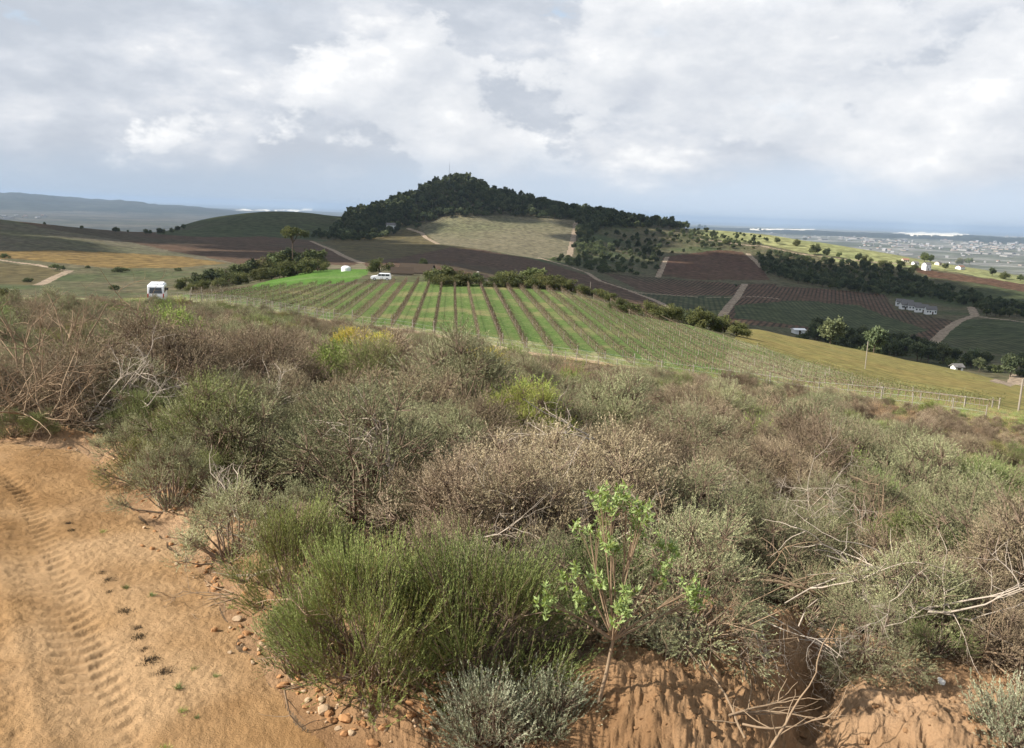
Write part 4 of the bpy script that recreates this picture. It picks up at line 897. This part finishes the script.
for k, (u, v, hp) in enumerate([(618, 312, 12), (630, 316, 12), (645, 320, 14), (658, 324, 15), (671, 327, 15), (686, 332, 16), (700, 335, 18), (712, 338, 17), (724, 341, 16), (736, 344, 14)]):
    put_tree_img('olive', k, u, v, hp*1.2, 'olive bush along the far vineyard edge, %s' % ['highest on the slope', 'second down the slope', 'third down the slope', 'fourth down the slope', 'fifth down the slope', 'fifth from the lower end', 'fourth from the lower end', 'third from the lower end', 'second from the lower end', 'at the lower end'][k], 138, 'bushes along the far vineyard edge', 'bush', w=1.1)
def scatter(poly, dmin, dmax, spacing, seed=0, umin=-80, umax=1120):
    rg_ = np.random.default_rng(seed); aa = azT(umin, 230)[0], azT(umax, 260)[0]; x0, x1 = dmax*math.sin(aa[0]), dmax*math.sin(aa[1]); gx, gy = np.meshgrid(np.arange(x0, x1, spacing), np.arange(dmin*.8, dmax, spacing)); x = (gx+rg_.uniform(-.5, .5, gx.shape)*spacing).ravel(); y = (gy+rg_.uniform(-.5, .5, gx.shape)*spacing).ravel()
    d = np.hypot(x, y); k = (d > dmin) & (d < dmax); x, y = x[k], y[k]; c = colidx(np.arctan2(x, y)).round().astype(int)
    # coarse test with nearest column, then exact heights
    z = np.empty(len(x)); d = np.hypot(x, y)
    for col in np.unique(c): m_ = c == col; z[m_] = np.interp(d[m_], GD[:, col], GZ[:, col])
    u, v = project(np.stack([x, y, z], -1)); k = in_poly(u, v, poly); return x[k], y[k], z[k], u[k], v[k]
wood = [(345, 222), (350, 212), (372, 205), (400, 196), (430, 184), (460, 178), (490, 184), (520, 193), (560, 203), (600, 211), (640, 217), (690, 225), (688, 230), (650, 228), (620, 228), (600, 229), (590, 240), (577, 238), (577, 221), (540, 218), (500, 217), (455, 217), (422, 224), (405, 228), (375, 232), (340, 238), (332, 232)]
x, y, z, u, v = scatter(wood, 950, 1420, 6.6, 3)
sky = (np.hypot(x, y) > 1270) & (np.hypot(x, y) < 1312); ii_ = np.where(sky)[0]; rg2 = np.random.default_rng(1); rg2.shuffle(ii_); front = set(ii_[:150].tolist())
for i in front:
    kd = ('pine', 'dark', 'cone', 'dark', 'pine')[i % 5]; put_tree(kd, i, x[i], y[i], rg2.uniform(.6, 1.05)*(1-.55*float(sstep(590, 680, u[i])))*(1.15 if 440 < u[i] < 480 else 1), {'pine': 'dark pine on the skyline of the wooded hill', 'dark': 'round dark evergreen on the skyline of the wooded hill', 'cone': 'pointed dark cypress on the skyline of the wooded hill'}[kd], {'pine': 'skyline pines on the wooded hill', 'dark': 'skyline evergreens on the wooded hill', 'cone': 'skyline cypresses on the wooded hill'}[kd], z=z[i])
def fill(name, x, y, z, kinds_, smin, smax, label, cat, seed):
    tk = [k for k in TUSED if k[0] in kinds_]; rg_ = np.random.default_rng(seed); n = len(x); s = rg_.uniform(smin, smax, n)
    instancer(name, np.stack([x, y, z-.2], 1), rg_.integers(0, len(tk), n), np.stack([s, s, s*rg_.uniform(.85, 1.15, n)], 1), np.stack([np.zeros(n), np.zeros(n), rg_.uniform(0, 6, n)], 1), [TUSED[k] for k in tk], kind='stuff', label=label, category=cat)
rest = np.array([i for i in range(len(x)) if i not in front and random.random() > .55*float(sstep(600, 680, u[i]))]); fill('forest', x[rest], y[rest], z[rest], ('dark', 'pine', 'mid'), .45, 1.15, 'dark pine wood covering the hill', 'forest', 4)
# bushes over the scrub hillside right of the tan field
sc_poly = [(577, 238), (690, 230), (760, 236), (760, 250), (715, 250), (664, 256), (655, 277), (606, 274), (545, 260), (570, 256)]
x, y, z, u, v = scatter(sc_poly, 600, 1300, 11, 5)
den = fbm(x/70, y/70, 3, 12); k = den+np.random.default_rng(5).random(len(x))*.7 > .28; x, y, z, u, v = x[k], y[k], z[k], u[k], v[k]
for i in range(min(len(x), 60)): put_tree(('bush', 'mid')[i % 2], i, x[i], y[i], .8 if i % 2 else 1.5, 'dark bush dotted over the scrubby hillside' if i % 2 == 0 else 'small dark tree dotted over the scrubby hillside', 'bushes on the scrubby hillside' if i % 2 == 0 else 'trees on the scrubby hillside', ('bush', 'tree')[i % 2], z=z[i])
fill('hillside_thicket', x[60:], y[60:], z[60:], ('bush', 'mid', 'dark'), .4, .9, 'dark thicket on the scrubby hillside', 'thicket', 6)
# dark tree belts in the valley
belts = [([(757, 256), (775, 254), (820, 262), (880, 268), (905, 272), (930, 285), (968, 296), (985, 303), (975, 312), (935, 300), (900, 297), (870, 295), (800, 284), (765, 274)], 8.5, ('dark', 'mid', 'dark'), 'tree belt below the pale slope', 800, 1150),
         ([(815, 333), (850, 343), (900, 347), (960, 362), (1060, 376), (1060, 386), (980, 373), (900, 359), (830, 349), (800, 340)], 8, ('dark', 'dark', 'bush'), 'tree belt along the gully behind the yellow vineyard', 262, 520),
         ([(975, 303), (1000, 305), (1060, 312), (1060, 320), (1000, 318), (975, 314)], 9, ('mid', 'dark'), 'tree belt right of the white farmhouse', 600, 1000),
         ([(585, 239), (600, 246), (600, 256), (578, 255), (578, 240)], 9, ('dark', 'mid'), 'clump beside the tan field', 700, 1250),
         ([(345, 232), (372, 231), (400, 233), (380, 240), (352, 242), (310, 238), (320, 234)], 10, ('dark', 'mid'), 'trees below the wooded hill', 800, 1250)]
nb_ = 0
for bi_, (poly, sp_, kk, lab, dm, dx) in enumerate(belts):
    x, y, z, u, v = scatter(poly, dm, dx, sp_, 20+bi_); o_ = np.argsort(np.hypot(x, y)); x, y, z = x[o_], y[o_], z[o_]
    m_ = min(len(x), 45)
    for i in range(m_):
        kd = kk[i % len(kk)]; put_tree(kd, i, x[i], y[i], random.uniform(.6, 1.0) if kd != 'bush' else 1.6, ('%s in the %s' % ({'dark': 'dark evergreen', 'mid': 'mid green tree', 'bush': 'low bush'}[kd], lab)), '%s: %s' % (lab, kd), 'bush' if kd == 'bush' else 'tree', z=z[i])
    if len(x) > m_: fill('woodland', x[m_:], y[m_:], z[m_:], ('dark', 'mid'), .6, 1.0, lab, 'woodland', 40+bi_)
# scattered single trees on the right
for k, (u, v, hp) in enumerate([(766, 242, 5), (777, 244, 7), (797, 246, 7), (815, 255, 11), (826, 257, 9), (805, 240, 3), (839, 258, 6), (858, 262, 9), (866, 263, 8), (924, 262, 9), (930, 263, 8), (962, 264, 7), (969, 265, 7), (992, 276, 8), (1005, 279, 7), (1020, 281, 6), (979, 303, 9), (726, 244, 6), (738, 245, 5), (760, 231, 3), (700, 228, 4), (705, 228, 3), (736, 287, 3), (885, 267, 8), (900, 268, 8), (945, 270, 7), (915, 270, 6), (650, 246, 6), (610, 251, 9), (586, 238, 10), (418, 229, 7)]):
    put_tree_img(('mid', 'dark', 'olive')[k % 3], k, u, v, hp, 'lone %s %s' % (('mid green tree', 'dark tree', 'rounded olive tree')[k % 3], 'among the far right farms' if u > 870 else 'on the pale skyline slope' if u > 690 else 'near the tan field'), 600, 'lone trees on the far slopes')
for k, (u, v, hp) in enumerate([(118, 272, 6), (60, 270, 5), (54, 268, 5), (5, 258, 5), (178, 271, 4), (115, 290, 6), (126, 271, 4), (88, 268, 3), (28, 282, 5)]): put_tree_img('bush', k, u, v, hp, 'dark bush by the golden vineyard, %s' % ['largest', 'at the bend of the pale lane', 'left of the lane bend', 'at the left edge of the photo', 'near the hedge', 'just above the scrub skyline', 'smaller one beside the largest', 'halfway between lane and largest bush', 'below the lane'][k], 200, cat='bush')
put_tree_img('olive', 1, 2, 305, 20, 'rounded olive bush on the scrub skyline at the left edge', 60, cat='bush')
for k, (u, v, hp) in enumerate([(82, 232, 4), (115, 233, 6), (118, 233, 5), (128, 233, 3), (146, 235, 6), (150, 235, 5), (160, 235, 7), (163, 235, 6), (172, 234, 6), (178, 232, 6), (184, 230, 6), (45, 231, 3)]): put_tree_img('dark', k, u, v, hp, 'dark tree in the distant line where the brown field meets the green hill', 780, 'trees behind the brown field')

# ------------------------------------------------------------------ vehicles
def minibus():
    p = cast(158, 303); root = link('minibus', None, None, (p[0], p[1], p[2]+.1), math.radians(11+7), 1.16); thing(root, 'white minibus driving away on the track at the left of the scrub', 'minibus')
    # x across, y forward; base profile in (y,z)
    W = .85
    prof = [(-2.3, .35), (-2.34, .9), (-2.25, 1.55), (-2.15, 2.0), (-1.95, 2.12), (1.2, 2.12), (1.55, 2.0), (2.15, 1.25), (2.4, 1.1), (2.45, .45), (2.3, .3)]
    b = MB().prism(prof, -W, W); link('body', b.mesh('body', M['vanpaint'], .06), root)
    link('roof_pod', MB().box(-.72, .72, -1.8, 1.0, 2.1, 2.25).mesh('roof_pod', M['vanpaint'], .06), root)
    w_ = link('window', MB().add([(-.68, -2.33, 1.22), (.68, -2.33, 1.22), (.60, -2.24, 1.85), (-.60, -2.24, 1.85)], [(0, 1, 2, 3)]).mesh('window', M['glass']), root)
    for s in (-1, 1):
        for y0, y1 in ((-2.0, -1.1), (-1.0, -.1), (0, .85), (.95, 1.55)):
            x = s*(W+.012); link('window', MB().box(min(x, x-s*.02), max(x, x-s*.02), y0, y1, 1.25, 1.82 if y1 < 1 else 1.7).mesh('window', M['glass']), root)
        link('tail_lamp', MB().box(s*.80-.06, s*.80+.06, -2.39, -2.3, .75, 1.2).mesh('tail_lamp', M['redlamp']), root)
        for yy in (-1.45, 1.55):
            t = link('wheel', MB().cyl((s*.76, yy, .32), 'x', .32, .2, 20).mesh('wheel', M['rubber']), root); link('rim', MB().cyl((s*.865, yy, .32), 'x', .18, .02, 14).mesh('rim', M['chrome']), t)
        link('mirror', MB().box(s*.95-.08, s*.95+.08, 1.5, 1.6, 1.25, 1.5).mesh('mirror', M['rubber'], .02), root)
    link('windscreen', MB().add([(-.72, 1.62, 1.98), (.72, 1.62, 1.98), (.76, 2.16, 1.27), (-.76, 2.16, 1.27)], [(0, 3, 2, 1)]).mesh('windscreen', M['glass']), root)
    link('bumper', MB().box(-.84, .84, -2.46, -2.3, .32, .55).mesh('bumper', M['rubber'], .03), root)
    link('number_plate', MB().box(-.22, .22, -2.375, -2.33, .75, .87).mesh('number_plate', M['plate']), root)
minibus()
def car():
    p = cast(381, 281.0, 190); root = link('station_wagon', None, None, (p[0], p[1], p[2]), math.radians(96)); thing(root, 'white car parked on bare earth left of the brown roofed house', 'car')
    prof = [(-2.2, .35), (-2.25, .95), (-2.05, 1.5), (-1.8, 1.6), (.3, 1.6), (1.0, 1.05), (2.1, .92), (2.25, .5), (2.1, .3)]
    link('body', MB().prism(prof, -.85, .85).mesh('body', M['vanpaint'], .07), root)
    for s in (-1, 1):
        for y0, y1 in ((-1.85, -1.0), (-.9, -.1), (0, .6)):
            x = s*.862; link('window', MB().box(min(x, x-s*.02), max(x, x-s*.02), y0, y1, 1.05, 1.45).mesh('window', M['glass']), root)
        for yy in (-1.35, 1.4):
            t = link('wheel', MB().cyl((s*.76, yy, .32), 'x', .32, .2, 18).mesh('wheel', M['rubber']), root); link('rim', MB().cyl((s*.868, yy, .32), 'x', .18, .02, 12).mesh('rim', M['chrome']), t)
        link('headlight', MB().box(s*.6-.15, s*.6+.15, 2.2, 2.27, .65, .8).mesh('headlight', M['chrome']), root)
    link('windscreen', MB().add([(-.7, .36, 1.56), (.7, .36, 1.56), (.75, 1.0, 1.08), (-.75, 1.0, 1.08)], [(0, 3, 2, 1)]).mesh('windscreen', M['glass']), root)
car()

# ------------------------------------------------------------------ buildings
def house(u, v, W, D, Hh, rise, rz, wall, roof, label, dmin=150, chimney=False, nwin=3, cat='house', group=None, name='house', ov=.4, sink=0):
    p = cast(u, v, dmin); z0 = p[2]-sink; root = link(name, None, None, (p[0], p[1], z0), rz); thing(root, label, cat, group)
    pr = [(-D/2, -1.5), (D/2, -1.5), (D/2, Hh), (0, Hh+rise-.05), (-D/2, Hh)]
    link('wall', MB().prism(pr, -W/2, W/2).mesh('wall', M[wall]), root)
    t = .22; y2 = D/2+ov; s = rise/(D/2); zb = Hh-ov*s
    rf = link('roof', MB().prism([(-y2, zb), (0, Hh+rise), (y2, zb), (y2, zb+t), (0, Hh+rise+t), (-y2, zb+t)], -W/2-ov, W/2+ov).mesh('roof', M[roof]), root)
    if chimney: link('chimney', MB().box(-W*.3-.4, -W*.3+.4, -.5, .5, Hh+rise*.4, Hh+rise+1.3).mesh('chimney', M['wallcream'], .03), rf)
    wm = MB().box(-.5, .5, -.04, .04, -.6, .6).mesh('window', M['glass'])
    for k in range(nwin):
        x = -W/2+W*(k+.5)/nwin
        if k == nwin//2: link('door', MB().box(-.5, .5, -.04, .04, 0, 2.1).mesh('door', M['bark']), root, (x, -D/2-.03, 0)); continue
        link('window', wm, root, (x, -D/2-.03, Hh*.55))
    return root
house(417, 281, 8.5, 6, .5, 1.9, math.radians(-10), 'wallcream', 'thatch', 'low house with a broad brown roof behind the vineyard crest', 230, nwin=0, sink=-.2)
house(402, 281, 5, 4, .5, 1.2, math.radians(8), 'wallcream', 'thatch', 'small brown roofed outbuilding right behind the white car', 215, nwin=0, sink=-.2)
house(481, 281, 5, 5, 1.4, 1.5, math.radians(12), 'wallcream', 'thatch', 'small brown roofed cottage with a chimney among the crest trees', 240, True, nwin=0)
house(392, 228.5, 13, 8, 4, 2.5, .1, 'white', 'roofgrey', 'small white house at the foot of the wooded hill', 700)
FA = [(900, 304, 7, 0.1), (907, 305, 9, .1), (914, 308, 10, .05), (921, 310, 10, .0), (930, 312, 8, .2), (903, 307, 5, .3)]
for k, (u, v, w, r) in enumerate(FA): house(u, v+2, w*.9, 6, 3.6, 2.2, -.35+r, 'white', 'roofgrey', 'white gabled farm building with dark roof in the valley farmyard, %s' % ['at its left end', 'second from left', 'long one in the middle', 'longest and lowest', 'at its right end', 'small front one at left'][k], 600, nwin=4)
house(798, 334, 5.5, 4, 2.2, .5, .1, 'white', 'white', 'lone white shed at the upper edge of the yellow vineyard', 300, cat='shed', name='shed', nwin=1)
house(926, 270, 7, 7, 6.5, 2, .3, 'white', 'roofgrey', 'tall white house on the far right slope above the tree belt', 800)
for k, (u, v, w, lab) in enumerate([(905, 262, 7, 'second white house left of the tall white one'), (915, 265, 6, 'small white house just left of the tall one'), (950, 263, 7, 'pale house right of the tall white one'), (938, 265, 6, 'tiny house beside the tall white one'), (960, 269, 16, 'long grey shed on the far right slope'), (860, 247, 10, 'tiny building on the pale skyline'), (974, 262, 7, 'white house nearest the plain')]):
    house(u, v, w, 6, 2.6, 1.6, .2*k, 'white' if k % 3 else 'wallcream', 'roofgrey' if k % 2 else 'roofred', lab, 800)
house(956, 374, 2.4, 2, 1.8, .6, .2, 'white', 'roofgrey', 'tiny white hut in the gully trees at the far right', 262, cat='hut', name='hut', nwin=1)
def tank():
    p = cast(346, 271, 250); pts = []; n = 20; m_ = 8; R_ = 2.0
    mb = MB(); vs = []; fs = []
    for i in range(m_+1):
        a = (PI/2)*i/m_; r = R_*math.cos(a); z = 1.1+R_*.55*math.sin(a)
        if i == 0: vs += [(R_*math.cos(2*PI*j/n), R_*math.sin(2*PI*j/n), -.3) for j in range(n)]
        vs += [(max(r, .02)*math.cos(2*PI*j/n), max(r, .02)*math.sin(2*PI*j/n), z) for j in range(n)]
    for i in range(m_+1):
        for j in range(n): fs.append((i*n+j, i*n+(j+1) % n, (i+1)*n+(j+1) % n, (i+1)*n+j))
    fs.append(tuple(range((m_+1)*n, (m_+2)*n))); mb.add(vs, fs)
    o = link('water_tank', mb.mesh('water_tank', M['white']), None, tuple(p), 0, .75); thing(o, 'domed white water tank at the end of the pasture hedge', 'water tank')
    h_ = link('hatch', MB().cyl((0, 0, 2.2), 'z', .35, .2, 12).mesh('hatch', M['roofgrey']), o)
    link('pipe', MB().cyl((2.05, 0, .6), 'z', .06, 1.6, 8).mesh('pipe', M['wire']), o)
tank()
# town on the plain
def town():
    rg_ = np.random.default_rng(31); bodies = []
    for k in range(5):
        w, d_, h_ = [(34, 18, 7), (50, 28, 6), (22, 14, 8), (90, 40, 8), (24, 20, 13)][k]; bodies.append((MB().box(-w/2, w/2, -d_/2, d_/2, 0, h_).mesh('wall', M['townwall' if k != 1 else 'towncream']), MB().prism([(-d_/2-1, h_), (d_/2+1, h_), (0, h_+h_*.4)], -w/2-1, w/2+1).mesh('roof', M['roofred' if k == 2 else 'roofgrey' if k % 2 else 'townroof'])))
    n = 0
    for k in range(2200):
        if n >= 290: break
        if rg_.random() < .72: u, v = rg_.uniform(840, 1040), 236+abs(rg_.normal(0, 1))*11
        elif rg_.random() < .6: u, v = rg_.uniform(740, 880), rg_.uniform(229, 240)
        elif rg_.random() < .15: u, v = rg_.uniform(0, 60), 217+rg_.normal(0, 2.0)
        else: continue
        if fbm(np.array([u/30]), np.array([v/5]), 2, 3)[0] < -.1: continue
        p = cast(u, v, 3600); d = math.hypot(p[0], p[1])
        if d < 3800 or d > 23000 or p[2] > -140: continue
        b = bodies[k % 5]; o = link('warehouse' if k % 5 in (1, 3) else 'town_building', None, None, tuple(p), rg_.uniform(0, 3), rg_.uniform(.5, 1.1)*(.45+d/14000)); link('wall', b[0], o); link('roof', b[1], o)
        lab = ('long pale warehouse' if k % 5 in (1, 3) else 'white town building')+(' in the far town on the right plain' if u > 830 else ' by the distant shore on the plain' if u > 300 else ' on the far plain at the left')
        thing(o, lab, 'building', 'buildings: '+lab); n += 1
town()
# poles
def pole(u, v, hpx, label, dmin=100, r=.12, arm=True):
    p = cast(u, v, dmin); d = math.hypot(p[0], p[1]); h_ = hpx/F*d; root = link('utility_pole', MB().cyl((0, 0, h_/2-.2), 'z', r, h_+.4, 8).mesh('utility_pole', M['post']), None, tuple(p)); thing(root, label, 'utility pole')
    if arm:
        link('crossarm', MB().box(-.8, .8, -.06, .06, h_-.6, h_-.45).mesh('crossarm', M['post']), root)
        for x in (-.7, 0, .7): link('insulator', MB().cyl((x, 0, h_-.35), 'z', .05, .2, 6).mesh('insulator', M['rubber']), root)
pole(865, 369, 26, 'thin utility pole standing in the yellow vineyard', 110, .07, False)
pole(1018, 413, 30, 'pale utility pole at the right edge beyond the scrub', 70, .1, False)
pole(590, 296, 14, 'thin pole beside the trees behind the vineyard crest', 180, .1, False)
def mast():
    p = cast(449, 188, 1200); L = []
    for a in range(3):
        c, s = 1.2*math.cos(a*2.09), 1.2*math.sin(a*2.09); L.append((np.array([[c, s, 0], [c*.3, s*.3, 32]]), [.09, .05]))
    for k in range(10):
        z = 3*k; q = 1-.7*z/32
        for a in range(3): L.append((np.array([[1.2*q*math.cos(a*2.09), 1.2*q*math.sin(a*2.09), z], [1.1*q*math.cos(a*2.09+2.09), 1.1*q*math.sin(a*2.09+2.09), z+2.6]]), [.04, .04]))
    v, f = tubes(L, 4); o = link('radio_mast', mesh_np('radio_mast', v, f, M['wire']), None, tuple(p)); thing(o, 'thin lattice radio mast on top of the wooded hill', 'mast'); link('antenna', MB().cyl((0, 0, 34), 'z', .05, 5, 6).mesh('antenna', M['wire']), o)
mast()

# ------------------------------------------------------------------ light, sky, unseen clouds added to shade the valley, haze
SUN_EL = math.radians(35); SUN_AZ = math.radians(-104)      # azimuth from +Y towards +X
S = np.array([math.sin(SUN_AZ)*math.cos(SUN_EL), math.cos(SUN_AZ)*math.cos(SUN_EL), math.sin(SUN_EL)])
sl = bpy.data.lights.new('sun', 'SUN'); sl.energy = 5.0; sl.angle = math.radians(.6); sl.color = (1, .94, .85); so = bpy.data.objects.new('sun', sl); COL.objects.link(so)
so.rotation_euler = Vector(S).to_track_quat('Z', 'Y').to_euler(); so.location = (-300, -80, 300)
def clouds():  # puffs outside the frame, footprints shaped by the areas to be shaded
    import bmesh
    shade = [[(225, 225), (300, 236), (345, 240), (440, 247), (540, 262), (600, 270), (660, 254), (780, 262), (900, 272), (1000, 300), (1150, 310), (1150, 400), (1024, 383), (960, 369), (880, 350), (800, 334), (740, 318), (640, 296), (560, 284), (480, 268), (400, 262), (365, 262), (250, 257)],
             [(-60, 212), (60, 222), (130, 230), (230, 236), (235, 262), (150, 250), (60, 246), (-60, 246)], [(150, 234), (200, 216), (270, 207), (345, 210), (345, 240), (240, 237)],
             [(330, 240), (345, 212), (430, 185), (520, 195), (690, 228), (690, 236), (600, 250), (577, 240), (577, 221), (500, 216), (420, 228), (395, 238)]]
    bm0 = bmesh.new(); bmesh.ops.create_icosphere(bm0, subdivisions=3, radius=1); V0 = np.array([v.co[:] for v in bm0.verts]); F0 = np.array([[v.index for v in f.verts] for f in bm0.faces]); bm0.free()
    for ci_, poly in enumerate(shade):
        x, y, z, u, v = scatter(poly, 262 if ci_ == 0 else 420 if ci_ == 1 else 980, 1500, 42, 50+ci_); rg_ = np.random.default_rng(ci_); VV = []; FF = []; b = 0
        for i in range(len(x)):
            if ci_ in (1, 3) and rg_.random() < (.62 if ci_ == 1 else .40): continue
            alt = 640+rg_.uniform(0, 40); k = (alt-z[i])/S[2]; c = np.array([x[i], y[i], z[i]])+S*k; r = rg_.uniform(32, 42)*np.array([1, 1, .6])
            lump = 1+.18*fbm(V0[:, 0]*2+i, V0[:, 1]*2+V0[:, 2]*1.7, 3, i)[:, None]; VV.append(V0*lump*r+c); FF.append(F0+b); b += len(V0)
        if VV: link('cloud', mesh_np('cloud', np.concatenate(VV), np.concatenate(FF), M['cloud'], smooth=True), kind='structure')
clouds()
w = bpy.data.worlds.new('World'); scn.world = w; w.use_nodes = True; nt = w.node_tree; nt.nodes.clear(); g = NT(nt)
BGS = .1
sky_ = g.n('ShaderNodeTexSky', sky_type='NISHITA'); sky_.sun_disc = False; sky_.sun_elevation = SUN_EL; sky_.sun_rotation = SUN_AZ; sky_.altitude = 200; sky_.dust_density = 2
tc = g.n('ShaderNodeTexCoord').outputs['Generated']; sp = g.n('ShaderNodeSeparateXYZ'); g.l(tc, sp.inputs[0]); sx, sy, sz_ = sp.outputs
den = g.math('ADD', g.math('MAXIMUM', sz_, 0), .16)
cb = g.n('ShaderNodeCombineXYZ'); g.l(g.math('DIVIDE', sx, den), cb.inputs[0]); g.l(g.math('DIVIDE', sy, den), cb.inputs[1]); g.l(g.math('MULTIPLY', sz_, 3.0), cb.inputs[2]); pv = cb.outputs[0]
sc2 = g.n('ShaderNodeVectorMath', operation='MULTIPLY'); g.l(tc, sc2.inputs[0]); sc2.inputs[1].default_value = (1, 1, 2.2); dv_ = sc2.outputs[0]
big = g.noise(pv, .8, 8, .56); med = g.noise(dv_, 5.5, 10, .57); fin = g.noise(dv_, 13, 10, .62)
wisp = g.noise(dv_, 2.4, 6, .55)
of = g.n('ShaderNodeVectorMath', operation='ADD'); g.l(dv_, of.inputs[0]); of.inputs[1].default_value = (-.035, -.01, .05)
med2 = g.noise(of.outputs[0], 5.5, 10, .57); relief = g.math('SUBTRACT', med, med2)
cov = g.ramp(g.math('ADD', g.math('MULTIPLY', big, .45), g.math('MULTIPLY', med, .55)), .34, .40)
lum = g.math('ADD', g.math('ADD', g.math('MULTIPLY', med, .42), g.math('MULTIPLY', fin, .30)), g.math('ADD', g.math('MULTIPLY', wisp, .34), g.math('MULTIPLY', big, .18)))
lum = g.math('ADD', lum, g.math('MULTIPLY', relief, .6))
right = g.ramp(sx, -.45, .35)
lum = g.math('ADD', lum, g.math('MULTIPLY', right, .10))
ccol = g.cramp(g.ramp(lum, .50, .90), [(0, (3.0, 3.25, 3.65)), (.45, (3.65, 3.85, 4.2)), (.8, (4.4, 4.5, 4.7)), (1, (5.4, 5.4, 5.4))])
blue = g.mix(.6, sky_.outputs[0], (3.2, 4.3, 5.6))
cov = g.math('SUBTRACT', cov, g.math('MULTIPLY', g.ramp(sz_, .19, .26), g.math('MULTIPLY', g.ramp(wisp, .50, .60), .9)), clamp=True)
col = g.mix(cov, blue, ccol)
# cumulus masses in front, lit from above left
cv = g.n('ShaderNodeVectorMath', operation='MULTIPLY'); g.l(tc, cv.inputs[0]); cv.inputs[1].default_value = (1, 1, 1.7)
cs = g.n('ShaderNodeVectorMath', operation='ADD'); g.l(cv.outputs[0], cs.inputs[0]); cs.inputs[1].default_value = (3.3, 1.7, .4)
cn = g.noise(cs.outputs[0], 4.2, 12, .60)
cu = g.n('ShaderNodeVectorMath', operation='ADD'); g.l(cs.outputs[0], cu.inputs[0]); cu.inputs[1].default_value = (-.022, 0, .05)
cn2 = g.noise(cu.outputs[0], 4.2, 12, .60)
bias = g.math('SUBTRACT', g.math('MULTIPLY', right, .09), g.math('MULTIPLY', g.math('ABSOLUTE', g.math('SUBTRACT', sz_, .13)), .55))
cmask = g.ramp(g.math('ADD', cn, bias), .495, .545)
cl = g.math('ADD', g.math('ADD', .5, g.math('MULTIPLY', g.math('SUBTRACT', cn, cn2), 2.6)), g.math('MULTIPLY', g.math('SUBTRACT', fin, .5), .5), clamp=True)
ccu = g.cramp(cl, [(0, (3.3, 3.5, 3.9)), (.4, (4.1, 4.25, 4.5)), (.75, (5.0, 5.05, 5.15)), (1, (6.4, 6.35, 6.2))])
col = g.mix(g.math('MULTIPLY', cmask, .85), col, ccu)
# pale rain haze under the cloud base
base = g.math('ADD', sz_, g.math('MULTIPLY', g.math('SUBTRACT', med, .5), .09))
hb = g.ramp(g.math('SUBTRACT', base, g.math('MULTIPLY', right, .012)), .010, .062)
hcol = g.mix(right, (2.7, 3.15, 3.75), (3.5, 4.05, 4.75))
col = g.mix(hb, hcol, col)
bg = g.n('ShaderNodeBackground'); bg.inputs[1].default_value = BGS; g.l(col, bg.inputs[0]); wo = g.n('ShaderNodeOutputWorld'); g.l(bg.outputs[0], wo.inputs[0])
def haze():
    R_ = 72000; me = MB().box(-R_, R_, -R_, R_, -156, 150).mesh('haze', M['white']); me.materials.clear(); mt, nt = mat_new('haze_air'); g = NT(nt); p = g.n('ShaderNodeVolumePrincipled'); p.inputs['Color'].default_value = (.38, .49, .65, 1); p.inputs['Density'].default_value = 4.6e-5; p.inputs['Anisotropy'].default_value = 0.1
    o = g.n('ShaderNodeOutputMaterial'); g.l(p.outputs[0], o.inputs['Volume']); me.materials.append(mt); link('haze', me, kind='stuff', label='thin blue air haze over the valley and plain', category='haze')
haze()
vs_ = scn.view_settings; scn.display_settings.display_device = 'sRGB'; vs_.view_transform = 'Standard'; vs_.look = 'None'; vs_.exposure = .97; vs_.gamma = 1
cy = scn.cycles; cy.max_bounces = 6; cy.diffuse_bounces = 3; cy.glossy_bounces = 2; cy.transmission_bounces = 3; cy.volume_bounces = 1; cy.transparent_max_bounces = 4; cy.use_denoising = True; cy.use_adaptive_sampling = True; cy.adaptive_threshold = .02
print('scrub', NS, 'objs', len(bpy.data.objects))
